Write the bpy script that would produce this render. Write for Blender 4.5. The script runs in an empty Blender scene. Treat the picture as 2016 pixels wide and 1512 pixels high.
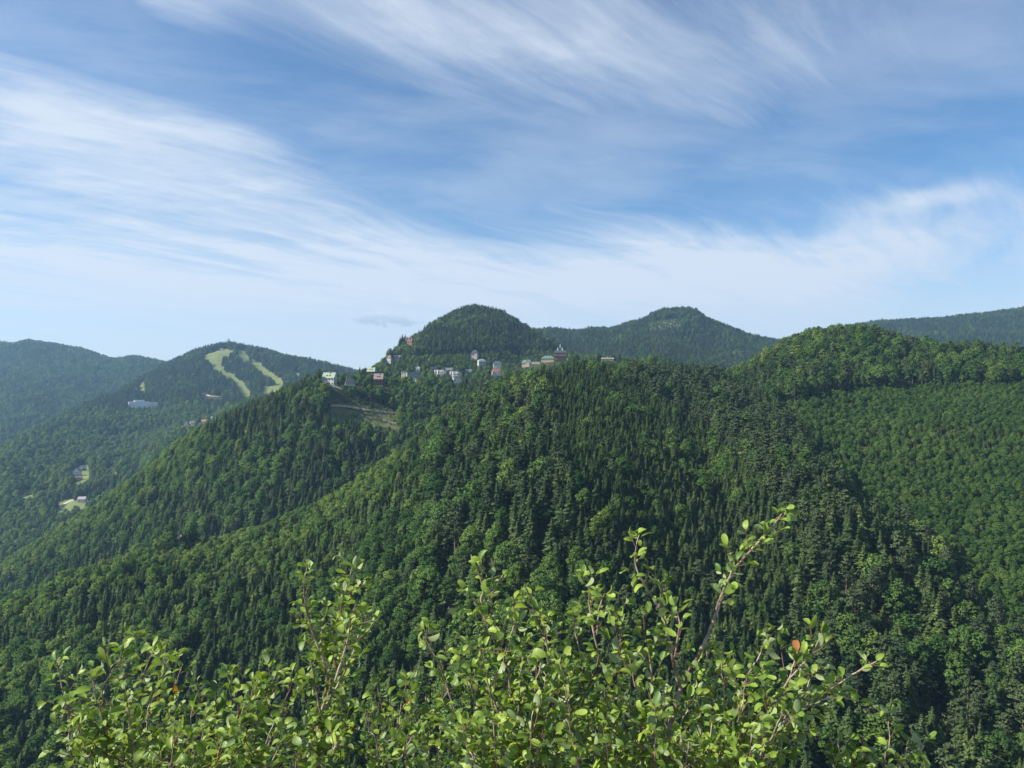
import bpy, math, random
import numpy as np
from mathutils import Vector, Matrix

random.seed(7)
rng = np.random.default_rng(11)
R = math.radians
SC = bpy.context.scene
COL = SC.collection

# ------------------------------------------------------------------ camera
F = 1514.0            # focal length in pixels of the 2016 x 1512 photograph
CX, CY = 1008.0, 756.0
cam = bpy.data.cameras.new('camera')
cam.sensor_fit = 'HORIZONTAL'
cam.sensor_width = 36.0
cam.lens = 36.0 * F / 2016.0
cam.clip_start = 0.05
cam.clip_end = 30000.0
cam_ob = bpy.data.objects.new('camera', cam)
cam_ob.location = (0, 0, 0)
cam_ob.rotation_euler = (R(90), 0, 0)
COL.objects.link(cam_ob)
SC.camera = cam_ob

# ------------------------------------------------------------------ light
SUN_AZ = R(-98.0)     # clockwise from the view direction: the sun stands to the left
SUN_EL = R(37.0)
EXPOSURE = 0.98
SKY_STRENGTH = 0.0565     # of the Nishita sky
CLOUD_LIGHT = 0.535       # brightness of sunlit high cloud
sun_dir = Vector((math.sin(SUN_AZ) * math.cos(SUN_EL), math.cos(SUN_AZ) * math.cos(SUN_EL), math.sin(SUN_EL)))
sun = bpy.data.lights.new('sun', 'SUN')
sun.energy = 5.0
sun.angle = R(0.55)
sun.color = (1.0, 0.92, 0.78)
sun_ob = bpy.data.objects.new('sun', sun)
sun_ob.rotation_euler = (-sun_dir).to_track_quat('-Z', 'Y').to_euler()
sun_ob.location = (0, 0, 500)
COL.objects.link(sun_ob)

world = bpy.data.worlds.new('World')
SC.world = world
world.use_nodes = True
world.cycles.sampling_method = 'MANUAL'
world.cycles.sample_map_resolution = 256
SC.view_settings.view_transform = 'Standard'
SC.view_settings.look = 'None'
SC.view_settings.exposure = EXPOSURE
SC.view_settings.gamma = 1.0
SC.view_settings.use_curve_mapping = False
SC.render.engine = 'CYCLES'
cy = SC.cycles
cy.max_bounces = 4
cy.diffuse_bounces = 2
cy.glossy_bounces = 2
cy.transmission_bounces = 2
cy.transparent_max_bounces = 4
cy.volume_bounces = 0
cy.use_denoising = True
try:
    cy.denoiser = 'OPENIMAGEDENOISE'
    cy.denoising_input_passes = 'RGB_ALBEDO_NORMAL'
    cy.denoising_prefilter = 'ACCURATE'
except Exception:
    pass
cy.sample_clamp_indirect = 3.0
cy.sample_clamp_direct = 5.0


# ---- tiny node helper
class NT:
    def __init__(s, tree):
        s.t = tree
    def n(s, typ, **kw):
        nd = s.t.nodes.new(typ)
        for k, v in kw.items():
            setattr(nd, k, v)
        return nd
    def l(s, a, b):
        s.t.links.new(a, b)
    def put(s, sock, v):
        if hasattr(v, 'links') or hasattr(v, 'is_linked'):
            s.t.links.new(v, sock)
        else:
            sock.default_value = v
    def m(s, op, a, b=0.0, c=None, clamp=False):
        nd = s.t.nodes.new('ShaderNodeMath')
        nd.operation = op
        nd.use_clamp = clamp
        s.put(nd.inputs[0], a)
        s.put(nd.inputs[1], b)
        if c is not None:
            s.put(nd.inputs[2], c)
        return nd.outputs[0]
    def vm(s, op, a, b=None, scale=None):
        nd = s.t.nodes.new('ShaderNodeVectorMath')
        nd.operation = op
        s.put(nd.inputs[0], a)
        if b is not None:
            s.put(nd.inputs[1], b)
        if scale is not None:
            s.put(nd.inputs[3], scale)
        return nd.outputs[1] if op in ('DOT_PRODUCT', 'LENGTH') else nd.outputs[0]
    def mix(s, f, a, b, mode='MIX'):
        nd = s.t.nodes.new('ShaderNodeMix')
        nd.data_type = 'RGBA'
        nd.blend_type = mode
        s.put(nd.inputs[0], f)
        s.put(nd.inputs[6], a)
        s.put(nd.inputs[7], b)
        return nd.outputs[2]
    def comb(s, x, y, z):
        nd = s.t.nodes.new('ShaderNodeCombineXYZ')
        s.put(nd.inputs[0], x); s.put(nd.inputs[1], y); s.put(nd.inputs[2], z)
        return nd.outputs[0]
    def sep(s, v):
        nd = s.t.nodes.new('ShaderNodeSeparateXYZ')
        s.put(nd.inputs[0], v)
        return nd.outputs
    def noise(s, vec, scale, detail=4.0, rough=0.5, dist=0.0, lac=2.0):
        nd = s.t.nodes.new('ShaderNodeTexNoise')
        s.put(nd.inputs['Vector'], vec)
        nd.inputs['Scale'].default_value = scale
        nd.inputs['Detail'].default_value = detail
        nd.inputs['Roughness'].default_value = rough
        nd.inputs['Lacunarity'].default_value = lac
        nd.inputs['Distortion'].default_value = dist
        return nd.outputs[0]
    def smooth(s, v, a, b, lo=0.0, hi=1.0):
        nd = s.t.nodes.new('ShaderNodeMapRange')
        nd.interpolation_type = 'SMOOTHSTEP'
        s.put(nd.inputs['Value'], v)
        s.put(nd.inputs['From Min'], a); s.put(nd.inputs['From Max'], b)
        s.put(nd.inputs['To Min'], lo); s.put(nd.inputs['To Max'], hi)
        return nd.outputs[0]


def C(*a):
    return (a[0], a[1], a[2], 1.0)


# ------------------------------------------------------------------ sky with cirrus
def build_sky():
    t = world.node_tree
    t.nodes.clear()
    k = NT(t)
    out = k.n('ShaderNodeOutputWorld')
    bg = k.n('ShaderNodeBackground')
    sky = k.n('ShaderNodeTexSky')
    sky.sky_type = 'NISHITA'
    sky.sun_disc = False
    sky.sun_elevation = SUN_EL
    sky.sun_rotation = SUN_AZ
    sky.altitude = 900.0
    sky.air_density = 1.0
    sky.dust_density = 0.4
    sky.ozone_density = 2.5
    d = k.vm('NORMALIZE', k.n('ShaderNodeTexCoord').outputs['Generated'])
    x, y, z = k.sep(d)
    az = k.m('ARCTAN2', x, y)
    el = k.m('ARCSINE', z)
    # coordinates on a high flat cloud sheet
    zz = k.m('ADD', k.m('MAXIMUM', z, 0.0), 0.10)
    P = k.comb(k.m('DIVIDE', x, zz), k.m('DIVIDE', y, zz), 0.0)
    # bend the sheet so that the filaments curve
    wob = k.n('ShaderNodeTexNoise')
    k.put(wob.inputs['Vector'], P)
    wob.inputs['Scale'].default_value = 0.6
    wob.inputs['Detail'].default_value = 2.0
    warp = k.vm('SCALE', k.vm('SUBTRACT', wob.outputs['Color'], (0.5, 0.5, 0.5)), scale=0.85)
    PW = k.vm('ADD', P, warp)
    n_soft = wob.outputs[0]

    def streak(ang, lx, ly, scale, detail, rough, off=0.0, vec=None):
        mp = k.n('ShaderNodeMapping')
        mp.vector_type = 'TEXTURE'
        k.put(mp.inputs['Vector'], PW if vec is None else vec)
        mp.inputs['Rotation'].default_value = (0, 0, ang)
        mp.inputs['Scale'].default_value = (lx, ly, 1.0)
        mp.inputs['Location'].default_value = (off, off * 0.7, off)
        return k.noise(mp.outputs[0], scale, detail, rough)

    n_long = streak(R(52), 3.6, 0.42, 1.0, 4.0, 0.58, 3.1)        # long filaments
    n_fine = streak(R(47), 0.70, 0.11, 1.0, 5.0, 0.66, 7.7)       # fine wisps
    n_puff = streak(R(20), 0.46, 0.30, 1.0, 6.0, 0.62, 12.0)      # torn puffs

    def blob(px, py, rx, ry, amp, rot=0.0):
        a0 = math.atan((px - CX) / F)
        e0 = math.atan((CY - py) / math.hypot(F, px - CX))
        u = k.m('SUBTRACT', az, a0)
        v = k.m('SUBTRACT', el, e0)
        c, s_ = math.cos(rot), math.sin(rot)
        uu = k.m('ADD', k.m('MULTIPLY', u, c * F / rx), k.m('MULTIPLY', v, -s_ * F / rx))
        vv = k.m('ADD', k.m('MULTIPLY', u, s_ * F / ry), k.m('MULTIPLY', v, c * F / ry))
        q = k.m('ADD', k.m('MULTIPLY', uu, uu), k.m('MULTIPLY', vv, vv))
        return k.m('MULTIPLY', k.m('POWER', 2.718, k.m('MULTIPLY', q, -1.0)), amp)

    def total(lst):
        s_ = lst[0]
        for q in lst[1:]:
            s_ = k.m('ADD', s_, q)
        return s_

    # how much cloud where (a bank low on the horizon everywhere, thinner overhead)
    cover = total([
        blob(860, 45, 280, 65, 0.17, R(8)),
        blob(1400, 110, 700, 130, 0.09, R(4)),
        blob(350, 15, 110, 60, 0.20),
        blob(110, 310, 260, 60, 0.26, R(12)),
        blob(430, 265, 170, 40, 0.22, R(10)),
        blob(560, 400, 380, 60, 0.22, R(16)),
        blob(60, 200, 260, 55, 0.17, R(12)),
        blob(60, 450, 620, 75, 0.20, R(6)),
        blob(1840, 385, 110, 22, 0.22, R(-4)),
        blob(1170, 318, 90, 16, 0.20, R(-6)),
        blob(1560, 310, 480, 75, -0.22),
        blob(560, 175, 430, 50, -0.20, R(10)),
        blob(1960, 545, 170, 60, -0.34, R(-8)), blob(1450, 515, 430, 65, 0.26),
    ])
    hz0 = k.m('ADD', R(12.2), k.m('MULTIPLY', k.m('SUBTRACT', n_long, 0.5), R(9.0)))
    horizon = k.smooth(el, hz0, k.m('SUBTRACT', hz0, R(6.0)), 0.0, 0.33)
    fil = k.m('ADD', k.m('MULTIPLY', n_long, 0.60), k.m('MULTIPLY', n_fine, 0.40))
    amt = k.m('ADD', k.m('ADD', fil, cover), horizon)
    cl = k.m('MULTIPLY', k.smooth(amt, 0.36, 1.04), 0.94)
    puff = k.m('MULTIPLY', k.smooth(n_puff, 0.38, 0.70), k.smooth(cover, 0.03, 0.20))
    cl = k.m('ADD', cl, k.m('MULTIPLY', puff, 0.34), clamp=True)
    cl = k.m('MAXIMUM', cl, k.m('MULTIPLY', k.smooth(k.m('ADD', k.m('MULTIPLY', n_soft, 0.6), k.m('MULTIPLY', n_puff, 0.4)), 0.36, 0.66), 0.36))
    # right over the horizon only an even bright bank
    cl = k.m('ADD', k.m('MULTIPLY', cl, k.smooth(el, R(3.0), R(9.0), 0.35, 1.0)), k.smooth(el, R(10.5), R(3.0), 0.0, 0.60), clamp=True)

    base = k.vm('SCALE', sky.outputs[0], scale=SKY_STRENGTH)
    tint = k.vm('MULTIPLY', base, (0.80, 1.10, 1.28))
    col = k.mix(k.m('MULTIPLY', cl, 0.94), tint, k.vm('SCALE', (0.70, 0.78, 0.89), scale=CLOUD_LIGHT))
    # the small grey cumulus low over the saddle
    small = total([blob(735, 628, 46, 17, 0.9), blob(800, 634, 42, 9, 0.8, R(12)), blob(800, 588, 24, 12, 0.6), blob(915, 598, 40, 8, 0.4)])
    cn = k.noise(k.comb(k.m('MULTIPLY', az, 40.0), k.m('MULTIPLY', el, 60.0), 2.0), 1.5, 4.0, 0.6)
    sm = k.m('MULTIPLY', k.smooth(small, 0.06, 0.3), k.smooth(k.m('ADD', small, k.m('MULTIPLY', k.m('SUBTRACT', cn, 0.5), 2.2)), 0.34, 0.85))
    smc = k.mix(k.smooth(k.m('ADD', el, k.m('MULTIPLY', cn, 0.02)), R(5.1), R(6.0)), C(0.40, 0.48, 0.61), C(0.78, 0.83, 0.90))
    col = k.mix(k.m('MULTIPLY', sm, 0.55), col, k.vm('SCALE', smc, scale=CLOUD_LIGHT))
    k.l(col, bg.inputs['Color'])
    bg.inputs['Strength'].default_value = 1.0
    k.l(bg.outputs[0], out.inputs['Surface'])


build_sky()


# ------------------------------------------------------------------ shared helpers
def tag(o, label=None, cat=None, group=None, kind=None):
    if label:
        o['label'] = label
    if cat:
        o['category'] = cat
    if group:
        o['group'] = group
    if kind:
        o['kind'] = kind
    return o


def new_ob(name, data, parent=None, loc=None):
    o = bpy.data.objects.new(name, data)
    COL.objects.link(o)
    if parent is not None:
        o.parent = parent
    if loc is not None:
        o.location = loc
    return o


def empty(name, loc, rz=0.0):
    o = bpy.data.objects.new(name, None)
    o.empty_display_size = 0.5
    COL.objects.link(o)
    o.location = loc
    o.rotation_euler = (0, 0, rz)
    return o


def mesh_np(name, V, Fc, mats=(), mat_idx=None, smooth=False):
    """V (n,3), Fc list/array of faces (all same size as array, or a list)."""
    me = bpy.data.meshes.new(name)
    if isinstance(Fc, np.ndarray):
        V = np.asarray(V, dtype=np.float32)
        nf, k = Fc.shape
        me.vertices.add(len(V))
        me.vertices.foreach_set('co', V.ravel())
        me.loops.add(nf * k)
        me.loops.foreach_set('vertex_index', Fc.astype(np.int32).ravel())
        me.polygons.add(nf)
        me.polygons.foreach_set('loop_start', np.arange(0, nf * k, k, dtype=np.int32))
        try:
            me.polygons.foreach_set('loop_total', np.full(nf, k, dtype=np.int32))
        except Exception:
            pass
    else:
        me.from_pydata([tuple(v) for v in V], [], Fc)
    for m in mats:
        me.materials.append(m)
    if mat_idx is not None:
        me.polygons.foreach_set('material_index', np.asarray(mat_idx, dtype=np.int32))
    me.update(calc_edges=True)
    if smooth:
        me.polygons.foreach_set('use_smooth', np.ones(len(me.polygons), dtype=bool))
    me.validate()
    return me


def in_poly(px, py, poly):
    px = np.asarray(px); py = np.asarray(py)
    inside = np.zeros(px.shape, dtype=bool)
    n = len(poly)
    j = n - 1
    for i in range(n):
        xi, yi = poly[i]; xj, yj = poly[j]
        if yi != yj:
            c = ((yi > py) != (yj > py)) & (px < (xj - xi) * (py - yi) / (yj - yi) + xi)
            inside ^= c
        j = i
    return inside


def value_noise(x, y, seed):
    xi = np.floor(x).astype(np.int64); yi = np.floor(y).astype(np.int64)
    fx = x - xi; fy = y - yi
    fx = fx * fx * (3 - 2 * fx); fy = fy * fy * (3 - 2 * fy)
    def h(a, b):
        n = (a * 374761393 + b * 668265263 + seed * 974634777) & 0x7fffffff
        n = ((n ^ (n >> 13)) * 1274126177) & 0x7fffffff
        n = n ^ (n >> 16)
        return (n & 0xffff) / 65535.0
    a = h(xi, yi); b = h(xi + 1, yi); c = h(xi, yi + 1); d = h(xi + 1, yi + 1)
    return (a * (1 - fx) + b * fx) * (1 - fy) + (c * (1 - fx) + d * fx) * fy


def fbm(x, y, wl, octv, seed, gain=0.5):
    s = 0.0; a = 1.0; t = 0.0
    for o in range(octv):
        s = s + a * (value_noise(x / wl + 17.3 * o, y / wl - 9.1 * o, seed + o) - 0.5) * 2
        t += a
        a *= gain; wl *= 0.5
    return s / t


# ------------------------------------------------------------------ terrain
# every hill is a set of columns (photo x) with points (depth in metres, photo y of its tree tops), front to crest
L1 = (11.0, (90, 55, 350, 230), {
    -900: [(250, 1900), (330, 1680), (400, 1560), (470, 1500), (530, 1470), (590, 1460)],
    -400: [(250, 1850), (330, 1620), (395, 1490), (455, 1400), (515, 1340), (565, 1305)],
    0: [(250, 1780), (330, 1540), (390, 1400), (450, 1300), (510, 1230), (560, 1186)],
    200: [(250, 1760), (325, 1530), (390, 1370), (455, 1245), (520, 1165), (580, 1114)],
    450: [(250, 1750), (320, 1520), (390, 1330), (460, 1190), (540, 1105), (610, 1056)],
    640: [(250, 1740), (310, 1520), (380, 1320), (460, 1150), (550, 1040), (640, 984)],
    780: [(250, 1735), (305, 1512), (375, 1290), (455, 1105), (555, 970), (665, 898)],
    880: [(250, 1730), (300, 1510), (370, 1260), (450, 1060), (560, 910), (690, 834)],
    1000: [(250, 1720), (295, 1510), (365, 1220), (440, 1000), (560, 850), (720, 765)],
    1080: [(250, 1720), (292, 1510), (362, 1205), (435, 975), (560, 830), (745, 734)],
    1150: [(250, 1720), (290, 1512), (360, 1200), (430, 960), (560, 820), (760, 720)],
    1300: [(250, 1720), (290, 1512), (360, 1220), (440, 1010), (600, 830), (830, 738)],
    1450: [(250, 1720), (290, 1512), (360, 1250), (450, 1060), (640, 860), (900, 735)],
    1530: [(250, 1720), (290, 1505), (360, 1260), (465, 1045), (660, 830), (940, 690)],
    1600: [(250, 1720), (290, 1500), (360, 1265), (480, 1030), (680, 805), (960, 660)],
    1700: [(250, 1720), (290, 1500), (370, 1245), (490, 1015), (690, 800), (960, 653)],
    1800: [(250, 1720), (290, 1500), (370, 1240), (500, 1000), (700, 790), (930, 683)],
    1900: [(250, 1720), (290, 1500), (370, 1235), (495, 1000), (680, 795), (880, 692)],
    2016: [(250, 1720), (290, 1500), (370, 1230), (490, 1000), (660, 800), (840, 695)],
    2900: [(230, 1720), (280, 1480), (350, 1220), (450, 1000), (600, 800), (780, 690)],
})
L2 = (14.0, (150, 85, 500, 240), {
    -900: [(700, 1650), (800, 1560), (880, 1510), (960, 1480)],
    -300: [(700, 1500), (800, 1400), (880, 1330), (960, 1280)],
    0: [(700, 1400), (800, 1260), (880, 1180), (960, 1110)],
    100: [(700, 1380), (800, 1210), (890, 1120), (980, 1050)],
    250: [(700, 1330), (800, 1130), (890, 1030), (990, 950)],
    380: [(700, 1300), (790, 1060), (880, 940), (980, 850)],
    500: [(700, 1250), (780, 1010), (860, 880), (960, 790)],
    560: [(700, 1225), (775, 1000), (855, 865), (955, 763)],
    620: [(700, 1200), (770, 990), (850, 850), (960, 741)],
    720: [(700, 1180), (780, 960), (880, 830), (1050, 738)],
    800: [(700, 1150), (800, 930), (930, 810), (1120, 742)],
    900: [(700, 1120), (820, 900), (980, 790), (1180, 745)],
    1000: [(720, 1100), (850, 880), (1020, 780), (1220, 737)],
    1100: [(750, 1050), (900, 850), (1060, 760), (1280, 712)],
    1200: [(780, 1000), (950, 830), (1100, 760), (1320, 708)],
    1300: [(780, 1000), (950, 840), (1100, 765), (1320, 712)],
    1420: [(800, 1000), (950, 880), (1100, 820), (1320, 770)],
    2900: [(800, 1100), (950, 1000), (1100, 950), (1320, 900)],
})
L3 = (16.0, (300, 110, 900, 240), {
    -900: [(1100, 1300), (1250, 1250), (1400, 1200)],
    400: [(1100, 1000), (1250, 960), (1400, 930)],
    560: [(1100, 850), (1250, 800), (1380, 772)],
    640: [(1100, 800), (1250, 765), (1380, 748)],
    720: [(1100, 770), (1250, 738), (1400, 726)],
    760: [(1150, 750), (1300, 722), (1500, 705)],
    810: [(1150, 748), (1350, 715), (1650, 675)],
    850: [(1150, 745), (1400, 705), (1850, 640)],
    900: [(1180, 745), (1450, 700), (1950, 614)],
    935: [(1200, 742), (1450, 698), (2000, 607)],
    980: [(1200, 742), (1450, 700), (2000, 616)],
    1030: [(1220, 735), (1500, 702), (2000, 643)],
    1080: [(1250, 725), (1500, 705), (1950, 671)],
    1130: [(1280, 720), (1500, 710), (1900, 692)],
    1200: [(1320, 718), (1550, 712), (1850, 704)],
    1350: [(1350, 745), (1550, 738), (1850, 730)],
    1600: [(1400, 820), (1600, 800), (1900, 790)],
    2900: [(1400, 1000), (1600, 950), (1900, 900)],
})
L4 = (17.0, (400, 120, 1200, 300), {
    -900: [(2000, 1100), (2500, 1050), (3000, 1000)],
    700: [(2000, 850), (2500, 790), (3000, 760)],
    900: [(2000, 740), (2500, 695), (3000, 662)],
    1040: [(2000, 735), (2500, 682), (3000, 652)],
    1200: [(2000, 735), (2500, 680), (3000, 647)],
    1240: [(2000, 735), (2480, 678), (3000, 633)],
    1268: [(2000, 737), (2460, 677), (3000, 626)],
    1290: [(2000, 738), (2450, 676), (3000, 613)],
    1312: [(2000, 739), (2450, 676), (3000, 609)],
    1365: [(2000, 741), (2450, 681), (3000, 610)],
    1392: [(2000, 742), (2450, 688), (3000, 628)],
    1420: [(2000, 745), (2450, 694), (3000, 639)],
    1480: [(2000, 750), (2450, 704), (3000, 659)],
    1530: [(2000, 755), (2450, 710), (3000, 669)],
    1620: [(2000, 765), (2450, 725), (3000, 690)],
    1800: [(2000, 800), (2450, 760), (3000, 730)],
    2900: [(2000, 850), (2450, 800), (3000, 770)],
})
L5 = (17.0, (400, 120, 1200, 300), {
    -900: [(2500, 1100), (3000, 1050), (3700, 1000)],
    1200: [(2500, 800), (3000, 770), (3700, 740)],
    1600: [(2500, 750), (3000, 700), (3600, 657)],
    1650: [(2500, 745), (3000, 695), (3600, 648)],
    1700: [(2500, 742), (3000, 690), (3600, 641)],
    1800: [(2500, 738), (3000, 684), (3600, 632)],
    1900: [(2500, 735), (3000, 678), (3600, 623)],
    2016: [(2500, 732), (3000, 670), (3600, 609)],
    2300: [(2500, 730), (3000, 660), (3600, 588)],
    2900: [(2500, 730), (3000, 660), (3600, 590)],
})
L6 = (17.0, (400, 140, 1200, 300), {
    -900: [(1100, 1300), (1300, 1220), (1500, 1160), (1700, 1120), (1850, 1100)],
    -300: [(1200, 1150), (1400, 1080), (1600, 1030), (1800, 1000), (1950, 985)],
    0: [(1250, 1080), (1400, 1030), (1600, 970), (1850, 915), (2150, 877)],
    111: [(1300, 1050), (1500, 985), (1800, 915), (2100, 860), (2350, 822)],
    195: [(1350, 1020), (1600, 950), (1900, 885), (2300, 822), (2650, 785)],
    274: [(1400, 1000), (1700, 925), (2000, 870), (2500, 800), (2950, 745)],
    330: [(1450, 980), (1750, 910), (2050, 858), (2600, 775), (3150, 713)],
    380: [(1450, 960), (1800, 890), (2100, 845), (2650, 757), (3200, 693)],
    420: [(1500, 930), (1850, 875), (2200, 830), (2700, 748), (3200, 681)],
    450: [(1500, 920), (1900, 860), (2300, 815), (2750, 742), (3200, 677)],
    500: [(1500, 910), (1900, 855), (2300, 805), (2750, 742), (3200, 684)],
    560: [(1500, 905), (1900, 852), (2350, 795), (2750, 742), (3150, 697)],
    620: [(1500, 900), (1900, 850), (2400, 787), (2750, 745), (3100, 709)],
    670: [(1500, 900), (1900, 850), (2400, 790), (2750, 752), (3050, 722)],
    760: [(1500, 900), (1900, 860), (2400, 810), (2700, 775), (3000, 748)],
    1000: [(1500, 950), (1900, 920), (2400, 880), (2700, 850), (3000, 820)],
    2900: [(1500, 1100), (1900, 1050), (2400, 1000), (2700, 980), (3000, 950)],
})
L6B = (13.0, (130, 40, 400, 200), {
    -900: [(1300, 1300), (1500, 1300), (1800, 1300)],
    230: [(1300, 1200), (1500, 1100), (1750, 1000)],
    300: [(1300, 1050), (1500, 950), (1780, 876)],
    380: [(1300, 1000), (1500, 910), (1800, 836)],
    430: [(1300, 980), (1550, 880), (1850, 808)],
    490: [(1300, 960), (1550, 860), (1900, 787)],
    560: [(1300, 950), (1550, 850), (1950, 771)],
    650: [(1300, 950), (1550, 850), (2000, 763)],
    800: [(1300, 950), (1550, 880), (2000, 800)],
    2900: [(1300, 1300), (1550, 1300), (2000, 1200)],
})
L7 = (17.0, (400, 120, 800, 300), {
    -900: [(2500, 860), (3200, 740), (3800, 670), (4300, 600)],
    -400: [(2500, 870), (3200, 770), (3800, 700), (4300, 645)],
    -100: [(2500, 880), (3200, 785), (3800, 715), (4300, 664)],
    0: [(2500, 885), (3200, 788), (3800, 718), (4300, 667)],
    60: [(2500, 885), (3200, 790), (3800, 722), (4250, 670)],
    150: [(2500, 885), (3200, 795), (3750, 736), (4200, 686)],
    230: [(2500, 885), (3200, 800), (3700, 752), (4150, 706)],
    255: [(2500, 885), (3200, 800), (3700, 752), (4100, 700)],
    300: [(2500, 885), (3200, 802), (3650, 758), (4050, 709)],
    340: [(2500, 885), (3200, 806), (3600, 764), (4000, 719)],
    450: [(2500, 885), (3200, 812), (3600, 780), (4000, 745)],
    700: [(2500, 890), (3200, 830), (3600, 800), (4000, 775)],
    2900: [(2500, 950), (3200, 900), (3600, 880), (4000, 860)],
})
LAYERS = [L1, L2, L3, L4, L5, L6, L6B, L7]


def pchip(x, y, xq):
    x = np.asarray(x, float); y = np.asarray(y, float)
    h = np.diff(x); dl = np.diff(y) / h
    m = np.zeros_like(y)
    m[0] = dl[0]; m[-1] = dl[-1]
    for i in range(1, len(x) - 1):
        if dl[i - 1] * dl[i] <= 0:
            m[i] = 0
        else:
            w1 = 2 * h[i] + h[i - 1]; w2 = h[i] + 2 * h[i - 1]
            m[i] = (w1 + w2) / (w1 / dl[i - 1] + w2 / dl[i])
    xq = np.clip(xq, x[0], x[-1])
    i = np.clip(np.searchsorted(x, xq, side='right') - 1, 0, len(x) - 2)
    t = (xq - x[i]) / h[i]
    h00 = 2 * t**3 - 3 * t**2 + 1; h10 = t**3 - 2 * t**2 + t
    h01 = -2 * t**3 + 3 * t**2; h11 = t**3 - t**2
    return h00 * y[i] + h10 * h[i] * m[i] + h01 * y[i + 1] + h11 * h[i] * m[i + 1]


# grid: columns fan out from the viewpoint, rows get longer with distance
u_in = np.linspace(-0.72, 0.72, 331)
u_l = -0.72 - np.linspace(0.012, 0.43, 30)
u_r = 0.72 + np.linspace(0.012, 0.43, 30)
US = np.concatenate([u_l[::-1], u_in, u_r])
DS = np.unique(np.concatenate([
    np.geomspace(0.35, 12, 34), np.geomspace(12, 240, 40), np.geomspace(240, 1000, 150),
    np.geomspace(1000, 2200, 110), np.geomspace(2200, 5200, 110)]))
PXS = CX + US * F
NU, ND = len(US), len(DS)
BASE = -330.0
L0_D = [0.3, 1.2, 2.7, 3.4, 5.0, 9.0, 30, 100, 200, 260, 400, 6000]
L0_Z = [-1.72, -1.74, -1.84, -2.5, -5.0, -11.0, -40, -105, -168, -205, -300, -330]
Z = np.tile(np.interp(DS, L0_D, L0_Z), (NU, 1))
LAY = np.full((NU, ND), -1, dtype=np.int32)
CREST = np.full((NU, ND), 1.0)
for li, (hc, back, tab) in enumerate(LAYERS):
    xs = sorted(tab)
    K = len(tab[xs[0]])
    Dk = np.array([pchip(xs, [tab[x][j][0] for x in xs], PXS) for j in range(K)])
    Zk = np.array([pchip(xs, [(CY - tab[x][j][1]) / F * tab[x][j][0] - hc for x in xs], PXS) for j in range(K)])
    for c in range(NU):
        d = list(Dk[:, c]); z = list(Zk[:, c])
        s0 = min(max((z[1] - z[0]) / (d[1] - d[0]), 0.30), 0.9)
        dd = [d[0] - 300] + d + [d[-1] + back[0], d[-1] + back[2], d[-1] + back[2] + 900]
        zz = [z[0] - 300 * s0] + z + [z[-1] - back[1], z[-1] - back[3], BASE - 20]
        prof = pchip(dd, zz, DS)
        prof[DS < dd[0]] = BASE - 50
        m = prof > Z[c]
        Z[c][m] = prof[m]
        LAY[c][m] = li
        CREST[c][m] = d[-1]
UU, DD = np.meshgrid(US, DS, indexing='ij')
XX = UU * DD
PXX = CX + UU * F

# the pine spur that runs down towards the gully, built as a ridge line
SPUR = [(1235, 785, 728), (1330, 700, 760), (1420, 610, 806), (1520, 520, 876), (1600, 465, 940), (1650, 435, 990), (1700, 400, 1090)]
sp = np.array([((p - CX) / F * d, d, (CY - y) / F * d - 19.0) for p, d, y in SPUR])


def ridge_z(X, Y, pts, slope):
    best = np.full(X.shape, -1e9)
    for i in range(len(pts) - 1):
        a, b = pts[i], pts[i + 1]
        ab = b[:2] - a[:2]
        t = np.clip(((X - a[0]) * ab[0] + (Y - a[1]) * ab[1]) / (ab @ ab), 0, 1)
        dx = X - (a[0] + t * ab[0]); dy = Y - (a[1] + t * ab[1])
        dist = np.sqrt(dx * dx + dy * dy)
        best = np.maximum(best, a[2] + t * (b[2] - a[2]) - slope * np.maximum(dist - 6, 0))
    return best


rz = ridge_z(XX, DD, sp, 0.62)
msk = (DD > 300) & (DD < 900) & (rz > Z)
Z[msk] = rz[msk]

# relief: gullies and knolls
amp = np.interp(DS, [0, 20, 240, 600, 1500, 3500], [0, 0.0, 2.5, 4.0, 7.0, 15.0])[None, :]
Z += amp * fbm(XX, DD, 130.0, 4, 3)
far_amp = np.interp(DS, [900, 1300, 2500, 4500], [0, 16, 44, 60])[None, :]
below = np.clip((CREST - DD) / (0.16 * CREST), 0.0, 1.0)      # the crests keep their outline, spurs and gullies start below them
rid = 1 - np.abs(fbm(XX + 0.3 * DD, DD * 0.42, 470.0, 4, 21)) * 2.2
far_amp = far_amp * np.where((LAY == 5) & (DD > 2250), 0.30, 1.0)
Z += far_amp * below * (rid - 0.62)
near_amp = np.interp(DS, [0, 1, 10, 60, 200], [0.015, 0.03, 0.5, 2.0, 0.0])[None, :]
Z += near_amp * fbm(XX, DD, 3.0 + 0 * XX, 3, 9)

# light smoothing of the creases between hills (beyond the near rocks)
for _ in range(2):
    Zs = Z.copy()
    Zs[1:-1, 1:-1] = (Z[1:-1, 1:-1] * 4 + Z[:-2, 1:-1] + Z[2:, 1:-1] + Z[1:-1, :-2] + Z[1:-1, 2:]) / 8
    Z[:, DS > 260] = Zs[:, DS > 260]

LOGD = np.log(DS)


def grid_at(A, X, Y):
    u = np.clip(X / Y, US[0], US[-1]); ld = np.clip(np.log(Y), LOGD[0], LOGD[-1])
    i = np.clip(np.searchsorted(US, u) - 1, 0, NU - 2)
    j = np.clip(np.searchsorted(LOGD, ld) - 1, 0, ND - 2)
    fu = (u - US[i]) / (US[i + 1] - US[i]); fd = (np.exp(ld) - DS[j]) / (DS[j + 1] - DS[j])
    return (A[i, j] * (1 - fu) + A[i + 1, j] * fu) * (1 - fd) + (A[i, j + 1] * (1 - fu) + A[i + 1, j + 1] * fu) * fd


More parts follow.
